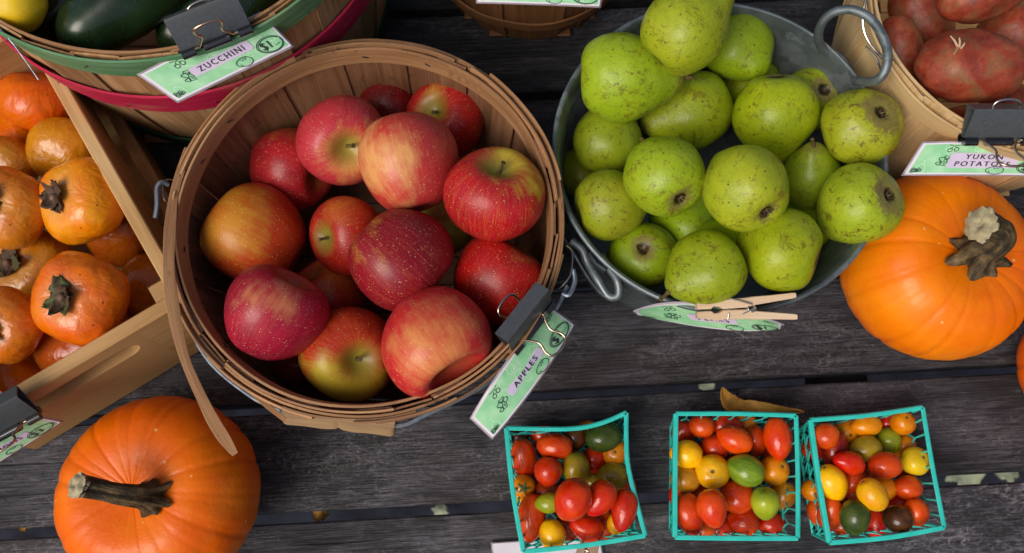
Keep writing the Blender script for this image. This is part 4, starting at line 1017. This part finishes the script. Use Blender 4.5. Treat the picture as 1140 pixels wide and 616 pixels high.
TOMS = {
 'leftmost pint basket': [
  (605, 484, 15, 10, 0, 'red', 'red tomato half hidden at the back left'), (655, 480, 13, 11, 0, 'orange', 'orange tomato under the rim at the back'), (578, 486, 11, 10, 0, 'brown', 'brownish tomato in the back left corner'),
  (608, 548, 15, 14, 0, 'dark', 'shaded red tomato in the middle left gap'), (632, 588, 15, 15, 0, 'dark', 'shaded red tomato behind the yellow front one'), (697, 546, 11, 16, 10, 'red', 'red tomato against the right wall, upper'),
  (673, 586, 12, 18, 10, 'red', 'dark-sided red tomato at the front behind the oval one'), (686, 583, 10, 12, 20, 'yellow', 'yellow tomato peeping out at the front right'), (660, 535, 12, 12, 0, 'olive', 'olive tomato deep in the centre'), (581, 558, 10, 10, 0, 'yellow', 'small yellow tomato at the left wall'),
  (583, 541, 13, 12, 0, 'orange', 'small orange tomato with a green star calyx'), (639, 487, 13, 15, 10, 'brown', 'dark brown tomato at the back'), (661, 512, 13, 16, 25, 'red', 'red tomato between the two green-tinged ones'),
  (685, 504, 14, 14, 0, 'orange', 'orange tomato below the dark green one'), (618, 497, 20, 14, 2, 'orange_red', 'wide orange-red tomato lying flat at the back left'), (583, 510, 14, 23, -8, 'orange_red', 'tall orange-red tomato at the upper left wall'),
  (610, 524, 15, 15, 0, 'red', 'round red tomato left of the olive one'), (683, 530, 16, 15, 0, 'olive', 'olive-yellow tomato against the right wall'), (592, 575, 15, 25, 5, 'red', 'long red tomato standing at the lower left wall'),
  (611, 560, 14, 11, -10, 'lime', 'pointed yellow-green tomato'), (695, 568, 14, 23, 10, 'red', 'long red tomato at the lower right wall'), (673, 486, 21, 16, -16, 'green', 'large dark green tomato at the back right'),
  (641, 521, 15, 18, -6, 'olive', 'olive-green and yellow tomato in the middle'), (668, 555, 16, 21, 38, 'bright', 'bright red tomato right of the largest one'), (653, 588, 20, 14, 22, 'bright', 'red-orange oval tomato at the front'),
  (615, 595, 14, 17, -8, 'yellow', 'bright yellow tomato at the front left'), (638, 556, 20, 23, 25, 'bright', 'largest bright red tomato on top')],
 'middle pint basket': [
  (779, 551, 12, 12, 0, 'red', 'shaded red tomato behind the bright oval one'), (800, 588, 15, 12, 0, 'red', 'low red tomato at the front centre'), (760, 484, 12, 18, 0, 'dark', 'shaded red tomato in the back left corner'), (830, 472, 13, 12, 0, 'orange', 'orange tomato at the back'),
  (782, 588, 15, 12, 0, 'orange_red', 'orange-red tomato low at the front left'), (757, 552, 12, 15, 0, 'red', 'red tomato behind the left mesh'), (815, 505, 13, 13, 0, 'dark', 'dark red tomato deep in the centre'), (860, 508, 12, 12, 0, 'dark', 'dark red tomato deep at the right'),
  (781, 475, 14, 12, 5, 'orange_red', 'dull red oval tomato at the back left'), (808, 474, 19, 12, 5, 'red', 'wide red tomato at the back centre'), (841, 492, 12, 18, -12, 'orange_red', 'narrow orange-red tomato standing at the back'),
  (796, 499, 15, 15, -20, 'red', 'round red tomato above the yellow pair'), (763, 534, 16, 14, 0, 'amber', 'amber tomato behind the left mesh'), (871, 551, 14, 16, 20, 'amber', 'amber tomato at the right wall'),
  (765, 506, 17, 15, 5, 'yellow', 'yellow tomato at the upper left wall'), (862, 524, 16, 16, 0, 'orange', 'golden orange tomato on the right'), (858, 583, 15, 12, 0, 'bright', 'red tomato in the front right corner'), (827, 580, 18, 16, -10, 'orange_red', 'orange-red tomato at the front centre'),
  (767, 573, 16, 23, -14, 'orange_red', 'large orange-red tomato in the front left corner'), (821, 553, 19, 18, 20, 'red', 'wide red tomato under the green ones'), (819, 490, 19, 14, 25, 'bright', 'bright red oval tomato at the back centre'),
  (866, 487, 15, 22, -4, 'bright', 'pointed bright red tomato in the back right corner'), (793, 525, 19, 18, 0, 'yellow', 'round golden yellow tomato with a stem scar'), (793, 566, 16, 21, -10, 'bright', 'bright red oval tomato at the front left'),
  (852, 561, 15, 19, -10, 'lime', 'lime green oval tomato'), (831, 524, 20, 17, 22, 'stripe', 'pointed green striped tomato on top')],
 'rightmost pint basket': [
  (905, 500, 12, 12, 0, 'red', 'red tomato behind the left mesh, upper'), (904, 546, 12, 13, 0, 'orange', 'orange tomato behind the left mesh, middle'), (910, 570, 11, 14, 0, 'orange_red', 'orange-red tomato behind the left mesh, lower'),
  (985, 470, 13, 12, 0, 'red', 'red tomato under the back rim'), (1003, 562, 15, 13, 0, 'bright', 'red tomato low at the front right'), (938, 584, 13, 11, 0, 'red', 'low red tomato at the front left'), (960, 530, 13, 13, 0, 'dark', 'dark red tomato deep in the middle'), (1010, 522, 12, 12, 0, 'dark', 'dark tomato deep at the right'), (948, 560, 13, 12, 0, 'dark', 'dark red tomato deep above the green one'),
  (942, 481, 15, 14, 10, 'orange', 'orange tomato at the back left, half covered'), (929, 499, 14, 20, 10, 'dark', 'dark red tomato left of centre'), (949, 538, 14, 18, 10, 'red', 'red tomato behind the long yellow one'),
  (1006, 497, 12, 14, 20, 'orange', 'orange tomato below the olive yellow one'), (965, 474, 16, 12, -5, 'orange', 'yellow-orange oval tomato at the back'), (983, 543, 15, 13, 30, 'orange', 'orange tomato tucked behind the egg-shaped yellow one'),
  (918, 485, 15, 14, 0, 'orange_red', 'orange-red tomato in the back left corner'), (1005, 471, 14, 13, 0, 'orange', 'golden orange tomato in the back right corner'), (963, 500, 18, 14, -8, 'olive', 'olive green tomato near the back'),
  (986, 518, 18, 14, 0, 'red', 'plain red oval tomato in the middle'), (924, 572, 13, 21, 0, 'red', 'long red tomato at the lower left'), (975, 582, 11, 16, -5, 'bright', 'narrow red tomato at the front'), (1020, 570, 13, 15, -10, 'bright', 'bright red tomato in the front right corner'),
  (1011, 543, 15, 13, 0, 'orange_red', 'orange-red round tomato at the right wall'), (1000, 578, 16, 15, 0, 'brown', 'brown-green tomato at the front right'), (952, 575, 16, 19, 5, 'green', 'dark green tomato at the front'),
  (989, 490, 13, 14, -15, 'lime', 'olive yellow tomato at the back'), (1018, 514, 15, 15, 0, 'lemon', 'round lemon yellow tomato at the right wall'), (945, 515, 18, 12, 18, 'bright', 'bright red oval tomato on top'),
  (926, 537, 16, 20, -28, 'yellow', 'long golden yellow tomato at the left'), (971, 551, 15, 19, -35, 'yellow', 'egg-shaped golden tomato on top at the centre')]}
rnd = random.Random(12)
for bn, lst in TOMS.items():
    for (px, py, a, b, ang, col, lab) in lst:
        pos, R = drop(bn, px, py, (a+b)/2*1.06, .012, .84)
        k = rnd.randrange(6)
        if 'pointed' in lab: k = 2
        an = math.radians(ang)
        # ang: clockwise tilt of the vertical axis b in the picture
        if b >= a: ax = view(math.sin(-an)*-1, math.cos(an), rnd.uniform(-.25, .45)); L, W = b, a
        else: ax = view(math.cos(an), -math.sin(an), rnd.uniform(-.2, .3)); L, W = a, b
        if L-W <= 1 and col in ('yellow', 'lemon', 'orange'): ax = view(rnd.uniform(-.5, .5), rnd.uniform(-.1, .6), .75)
        s = R/((a+b)/2)
        o = obj_from(tomato_mesh(k, col), 'tomato', None, pos, ax, (W*s, W*s, L*s), roll=rnd.uniform(0, 6))
        tag(o, lab+' in the '+bn, 'tomato', 'tomatoes in the '+bn)
        if 'star calyx' in lab:
            o.matrix_world = Matrix.Translation(pos) @ VZ.to_track_quat('Z', 'Y').to_matrix().to_4x4() @ Matrix.Diagonal((R, R, R, 1))
            mb = MB()
            for q in range(5):
                an = q*2*PI/5; d = Vector((math.cos(an), math.sin(an), 0)); e = Vector((-d.y, d.x, 0))
                mb.strip([Vector((0, 0, .98)), d*.3+Vector((0, 0, 1.02)), d*.62+Vector((0, 0, .9))], Vector((0, 0, 1)), e, [.16, .2, .03], .04)
            mb.tube([Vector((0, 0, .95)), Vector((.05, 0, 1.1)), Vector((.16, .05, 1.2))], .06, 6)
            s_ = mb.build('calyx', M['tom_stem'], None); s_.parent = o

# ================================================================ PRICE CARDS
def text_mesh(txt, size, spacing=1.0):
    cu = bpy.data.curves.new('t', 'FONT'); cu.body = txt; cu.size = size; cu.align_x = 'CENTER'; cu.align_y = 'CENTER'; cu.space_character = spacing; cu.resolution_u = 3
    ob = bpy.data.objects.new('t', cu); COL.objects.link(ob); bpy.context.view_layer.update()
    me = bpy.data.meshes.new_from_object(ob.evaluated_get(bpy.context.evaluated_depsgraph_get()))
    out = ([v.co.copy() for v in me.vertices], [tuple(p.vertices) for p in me.polygons])
    bpy.data.objects.remove(ob); bpy.data.curves.remove(cu); bpy.data.meshes.remove(me); return out
def loop(cx, cy, rx, ry, n=18, a0=0, a1=2*PI, wob=.04, rot=0):
    o = []
    for i in range(n+1):
        a = a0+(a1-a0)*i/n; k = 1+wob*math.sin(3*a+cx*9)
        x, y = rx*k*math.cos(a), ry*k*math.sin(a)
        o.append((cx+x*math.cos(rot)-y*math.sin(rot), cy+x*math.sin(rot)+y*math.cos(rot)))
    return o
def price_card(top, bot, lines, price, label, aspect=3.05, cx=.514, blank=False):
    """top/bot: three px+z points each, left to right in reading direction"""
    T = [P(*q) for q in top]; B = [P(*q) for q in bot]
    def quad(p, u): return p[0]*((1-u)*(1-2*u))+p[1]*(4*u*(1-u))+p[2]*(u*(2*u-1))
    def S0(x, y): u = x/aspect; return quad(B, u)*(1-y)+quad(T, u)*y
    def nrm(x, y):
        e = .01; n = (S0(x+e, y)-S0(x-e, y)).cross(S0(x, y+e)-S0(x, y-e)).normalized(); return n
    flip = 1
    def S(x, y, h): return S0(x, y)+nrm(x, y)*h
    c = S0(aspect/2, .5); root = empty('price_sign', c, label, 'price sign')
    A = aspect
    def sheet(name, x0, x1, y0, y1, h, mat, thick=0):
        mb = MB(); nx, ny = 24, 6
        mb.grid([[S(x0+(x1-x0)*i/nx, y0+(y1-y0)*j/ny, h) for i in range(nx+1)] for j in range(ny+1)], uv=lambda i, j: (x0+(x1-x0)*j/nx, y0+(y1-y0)*i/ny))
        o = mb.build(name, mat, root)
        if thick: m = o.modifiers.new('thick', 'SOLIDIFY'); m.thickness = thick; m.offset = -1
        return o
    sheet('laminate', 0, A, 0, 1, 0, M['laminate'], .0006)
    sheet('card', .045, A-.045, .045, .955, .00025, M['card_white'])
    if blank: return root
    sheet('printed_panel', .11, A-.09, .09, .91, .0005, M['card_green'])
    def strokes(name, L, w, mat, h):
        mb = MB()
        for pl in L:
            n = len(pl); l, r = [], []
            for i, (x, y) in enumerate(pl):
                x0, y0 = pl[max(0, i-1)]; x1, y1 = pl[min(n-1, i+1)]; dx, dy = x1-x0, y1-y0; d = math.hypot(dx, dy) or 1
                l.append(S(x-dy/d*w, y+dx/d*w, h)); r.append(S(x+dy/d*w, y-dx/d*w, h))
            mb.grid([l, r])
        return mb.build(name, mat, root, smooth=0)
    # faint vegetables
    rr = random.Random(8); fl = []
    for k in range(13):
        x, y = .3+(k*.61) % 2.5, .2+(k*.37) % .62; t = k % 4
        if t == 0: fl += [loop(x, y, .10, .15, rot=k), [(x, y+.14), (x+.03, y+.24), (x-.04, y+.27)]]
        elif t == 1: fl += [loop(x, y, .07, .2, rot=k, wob=.12)]
        elif t == 2: fl += [loop(x, y, .11, .09, rot=k), [(x-.05, y+.07), (x-.09, y+.2)], [(x+.02, y+.08), (x+.05, y+.22)], [(x, y+.08), (x-.01, y+.2)]]
        else: fl += [[(x-.16+.04*i, y+.05*math.sin(i*1.1)) for i in range(9)], loop(x+.05, y-.05, .06, .05)]
    fl = [[(min(max(px_, .13), A-.11), min(max(py_, .1), .9)) for px_, py_ in l] for l in fl]
    strokes('faint_pattern', fl, .009, M['faint'], .0007)
    dk = []
    X, Y = .27*A, .86; dk.append([loop(X-.08, Y-.12, .05, .05), loop(X+.06, Y-.10, .05, .05), [(X-.07, Y-.07), (X-.03, Y), (X-.14, Y+.03)], [(X+.05, Y-.05), (X-.02, Y), (X+.12, Y+.02)]])
    X, Y = .245*A, .42; dk.append([loop(X-.07, Y+.06, .07, .06, wob=.2), loop(X+.02, Y+.11, .07, .05, wob=.25), loop(X+.09, Y+.04, .06, .06, wob=.2), [(X-.05, Y), (X-.07, Y-.11), (X+.04, Y-.13), (X+.05, Y)], [(X, Y), (X, Y-.1)], loop(X-.12, Y-.06, .05, .04, wob=.2)])
    X, Y = .07*A, .17; dk.append([loop(X-.03, Y, .07, .06, wob=.2), loop(X+.06, Y, .06, .055, wob=.2), [(X-.08, Y), (X, Y+.02), (X+.1, Y)], [(X-.05, Y-.03), (X+.02, Y-.02), (X+.08, Y-.03)], loop(X+.05, Y, .03, .02), loop(X-.04, Y, .04, .03)])
    X, Y = .62*A, .17; dk.append([loop(X, Y, .19, .11), [(X-.05, Y+.08), (X, Y+.03), (X+.02, Y+.1), (X+.05, Y+.04), (X+.09, Y+.09)], [(X-.13, Y-.02), (X-.1, Y-.06)]])
    X, Y = .92*A, .8; dk.append([[(X-.1, Y-.02), (X-.03, Y+.03), (X+.08, Y)], loop(X-.06, Y-.03, .05, .03), [(X+.02, Y-.04), (X+.1, Y-.02)]])
    for d_ in dk: strokes('printed_drawing', d_, .009, M['ink_green'], .0009)
    X, Y = .865*A, .27
    strokes('price_oval', [loop(X, Y, .31, .19, 28, .1, 6.5, .012), loop(X+.01, Y-.005, .285, .165, 28, .5, 6.6, .015), [(X+.1, Y-.07), (X+.13, Y-.055)], [(X+.15, Y-.06), (X+.19, Y-.05)], [(X+.2, Y-.05), (X+.22, Y-.045)]], .0085, M['ink_green'], .0011)
    def write(name, txt, x, y, size, sp, mat, h=.0012, bold=.004):
        vs, fs = text_mesh(txt, size, sp); mb = MB()
        for dx in (-bold, bold):
            b = len(mb.v)
            for v in vs: mb.v.append(S(x+v.x+dx, y+v.y, h+(dx > 0)*.0001)); mb.uv.append((0, 0)); mb.t.append(.5)
            mb.f += [tuple(b+i for i in f) for f in fs]
        mb.build(name, mat, root, smooth=0)
    write('price_lettering', price, X-.08, Y+.0, .27, 1.05, M['ink'])
    nL = len(lines); hw = max(len(l) for l in lines)*.082+.09; hh = .12 if nL == 1 else .215; cxx = cx*A; cy = .46 if nL == 1 else .45
    rp = []
    for (sx, sy) in ((1, 1), (-1, 1), (-1, -1), (1, -1)):
        for k in range(6):
            a = {(1, 1): 0, (-1, 1): PI/2, (-1, -1): PI, (1, -1): 1.5*PI}[(sx, sy)]+k*PI/10
            rp.append((cxx+sx*(hw-.06)+.06*math.cos(a), cy+sy*(hh-.06)+.06*math.sin(a)))
    mb = MB(); cpt = (cxx, cy)
    for q in range(5):
        pass
    rows = [[S(cpt[0]+(x-cpt[0])*f, cpt[1]+(y-cpt[1])*f, .0010) for x, y in rp] for f in (.02, .35, .7, 1)]
    mb.grid(rows, cv=True); mb.build('name_patch', M['patch'], root)
    for i, l in enumerate(lines):
        write('lettering', l, cxx, cy+((nL-1)/2-i)*.2-.005, .195, 1.32, M['ink'], .0013)
    return root
def clip(C, X, U, w, label, fa=70, ba=20, h=.028, s=.016, hl=.03, warm=True, part=1):
    X = X.normalized(); U = (U-X*U.dot(X)).normalized(); W = X.cross(U)
    if W.dot(CAM-C) < 0: W = -W
    root = empty('binder_clip', C, label, 'binder clip')
    mb = MB(); t = .0006
    outer = [(.0022, 0), (s/2*.9, h*.9), (s/2*.8, h), (-s/2*.8, h), (-s/2*.9, h*.9), (-.0022, 0)]
    inner = [(.0010, 0), (s/2*.9-t*2, h*.9-t), (s/2*.8-t, h-t*2), (-s/2*.8+t, h-t*2), (-s/2*.9+t*2, h*.9-t), (-.0010, 0)]
    sec = outer+inner[::-1]; nn = len(sec)
    rows = [[C+X*x+W*a+U*b for a, b in sec] for x in (-w/2, w/2)]
    b0 = len(mb.v); mb.grid(rows, cv=True)
    for e in (0, 1):
        for k in range(5):
            q = (k, k+1, nn-2-k, nn-1-k); mb.f.append(tuple(b0+e*nn+i for i in (q if e else q[::-1])))
    mb.build('clip_body', M['clip'], root, smooth=30)
    for sg in (1, -1):
        for x0, x1 in ((-w/2, -w*.31), (-w*.19, w*.19), (w*.31, w/2)):
            mb = MB(); mb.tube([C+X*x0+W*sg*.0038-U*.0016, C+X*(x0+x1)/2+W*sg*.0038-U*.0016, C+X*x1+W*sg*.0038-U*.0016], .0035, 16); mb.build('clip_lip', M['clip_lip'], root, smooth=60)
    for sg, an in ((1, fa), (-1, ba)):
        an = math.radians(an); D = U*math.cos(an)+W*sg*math.sin(an); o_ = C+W*sg*.0036
        loc = [(-.25, 0), (-.25, .002), (-.17, .25), (-.14, .45), (-.19, .72), (-.16, .93), (0, 1.0), (.16, .93), (.19, .72), (.14, .45), (.17, .25), (.25, .002), (.25, 0)]
        pts = [o_+X*(x*w)+D*(y*hl) for x, y in loc]
        pts = [o_-X*w*.33]+pts+[o_+X*w*.33]
        mb = MB(); mb.tube(smoothpath(pts, 5), .0011, 8); mb.build('wire_handle', M['goldwire'] if (warm and sg == 1) else M['chrome'], root, smooth=80)
    return root
price_card([(152, 83, .235), (222, 47, .236), (290, 13, .235)], [(198, 115, .222), (264, 83, .224), (328, 52, .222)], ['ZUCCHINI'], '$1', 'green laminated price sign reading ZUCCHINI clipped to the bushel basket')
clip(P(241, 44, .243), P(285, 38, .243)-P(205, 70, .243), P(236, 14, .262)-P(248, 54, .243), .057, 'black binder clip holding the zucchini sign on the bushel basket', 52, -2, hl=.03)
price_card([(523, 466, .150), (565, 400, .168), (612, 340, .150)], [(548, 490, .135), (598, 428, .150), (641, 361, .138)], ['APPLES'], '$1', 'curved green laminated price sign reading APPLES on the apple basket rim')
clip(P(590, 362, .166), P(612, 345, .166)-P(565, 405, .166), P(574, 349, .199)-P(590, 362, .166), .052, 'black binder clip holding the apples sign on the basket rim', 112, 40, hl=.028)
price_card([(1027, 158, .168), (1100, 157, .169), (1176, 160, .168)], [(1003, 196, .152), (1085, 196, .155), (1166, 197, .152)], ['YUKON', 'POTATOES'], '$1', 'green laminated price sign reading YUKON POTATOES under the pale basket')
clip(P(1110, 154, .180), Vector((1, 0, 0)), P(1108, 127, .198)-P(1110, 158, .180), .058, 'black binder clip holding the potato sign on the pale basket', 104, -6, hl=.034)
price_card([(528, -36, .152), (600, -34, .153), (674, -31, .152)], [(530, 4, .138), (600, 6, .14), (669, 9, .138)], ['SQUASH'], '$1', 'green laminated price sign cut off by the top edge of the photo')
price_card([(-92, 533, .128), (-27, 497, .128), (38, 463, .128)], [(-62, 552, .100), (5, 512, .100), (71, 469, .102)], ['PERSIMMONS'], '$3', 'green laminated price sign on the front board of the persimmon crate')
clip(P(8, 477, .136), P(42, 458, .136)-P(-30, 497, .136), P(-10, 452, .158)-P(8, 477, .136), .055, 'black binder clip on the front board of the persimmon crate', 75, 30)
price_card([(705, 347, .158), (776, 337, .161), (873, 362, .158)], [(707, 350, .128), (804, 368, .122), (870, 366, .128)], ['PEARS'], '$1', 'curled green price sign hanging from the bucket rim by a clothespin')
price_card([(546, 604, .004), (607, 600, .004), (668, 596, .004)], [(552, 640, .004), (613, 634, .004), (674, 629, .004)], [], '', 'plain white card lying under the leftmost pint basket', blank=True)
# ---- clothespins
def clothespin(a, b, side, label, open_=.5, wd=.0085, th=.010):
    """a: jaw end, b: tail end; side: unit vector between the two prongs"""
    root = empty('clothespin', (a+b)/2, label, 'clothespin'); t = (b-a).normalized(); L = (b-a).length; N = t.cross(side).normalized()
    for sg in (1, -1):
        prof = [(0, .0036, .0052), (.08, .0038, .0062), (.14, .0040, .0066), (.17, .0058, .0060), (.22, .0056, .0062), (.26, .0042, .0076), (.5, .0046, .0078), (.56, .0056, .0070), (.75, .0068, .0056), (.97, .0084, .0046), (1, .0086, .0036)]
        mb = MB(); mb.strip([a+t*L*x+side*sg*o_ for x, o_, w in prof], N, side, [w for x, o_, w in prof], th, .5, sg*.3+1, 0, bev=.2)
        mb.build('prong', M['peg'], root, smooth=30)
    c = a+t*L*.55; mb = MB(); pts = []
    for k in range(49):
        an = k/48*2*PI*4; pts.append(c+(t*math.cos(an)+side*math.sin(an))*.0030+N*(-.0062+.0124*k/48))
    pts = [a+t*L*.34+side*.0078-N*.003]+pts+[a+t*L*.34-side*.0078+N*.003]
    mb.tube(pts, .0007, 6); mb.build('spring', M['chrome'], root, smooth=80)
    mb = MB(); mb.tube([a+t*L*.33+side*.0085+N*.0055, a+t*L*.44+side*.006+N*.0062, c+N*.0062+side*.003], .0008, 6); mb.tube([a+t*L*.30-side*.0085+N*.0055, a+t*L*.31-side*.0035+N*.006], .0008, 6); mb.build('spring_arm', M['chrome'], root, smooth=80)
    return root
a_, b_ = P(775, 346, .168), P(885, 341, .170); t_ = (b_-a_).normalized(); vd = (CAM-a_).normalized()
clothespin(a_, b_, t_.cross(vd).normalized()*-1, 'pale wooden clothespin clamping the pear sign to the bucket rim')
a_, b_ = P(663, 585, .030), P(646, 640, .055); t_ = (b_-a_).normalized(); vd = (CAM-a_).normalized()
clothespin(a_, b_, t_.cross(vd).normalized(), 'wooden clothespin at the front edge of the leftmost pint basket')

# ================================================================ LIGHT, CAMERA
AZ_, EL_ = math.radians(228), math.radians(48)     # towards the light: from the lower left of the picture
sd = Vector((math.cos(AZ_)*math.cos(EL_), math.sin(AZ_)*math.cos(EL_), math.sin(EL_)))
sun = bpy.data.lights.new('sun', 'SUN'); sun.energy = 1.75; sun.angle = math.radians(36); sun.color = (1, .96, .9)
so = bpy.data.objects.new('sun', sun); COL.objects.link(so); so.rotation_euler = sd.to_track_quat('Z', 'Y').to_euler()
w = bpy.data.worlds.new('World'); scene.world = w; w.use_nodes = True
sk = w.node_tree.nodes.new('ShaderNodeTexSky'); sk.sky_type = 'NISHITA'; sk.sun_disc = False; sk.sun_elevation = EL_; sk.sun_rotation = PI/2-AZ_; sk.dust_density = 5; sk.ozone_density = .3; sk.air_density = 1
bg = w.node_tree.nodes['Background']; w.node_tree.links.new(sk.outputs[0], bg.inputs[0]); bg.inputs[1].default_value = .082
cd = bpy.data.cameras.new('camera'); co = bpy.data.objects.new('camera', cd); COL.objects.link(co)
co.location = CAM; co.rotation_euler = (TH, 0, 0); cd.sensor_width = 36; cd.lens = F/1140*36; cd.clip_start = .02; cd.clip_end = 100
cd.dof.use_dof = True; cd.dof.focus_distance = .735; cd.dof.aperture_fstop = 7
scene.camera = co
scene.view_settings.view_transform = 'Standard'; scene.view_settings.look = 'None'; scene.view_settings.exposure = .12; scene.view_settings.gamma = 1
scene.cycles.use_denoising = True
scene.cycles.max_bounces = 6
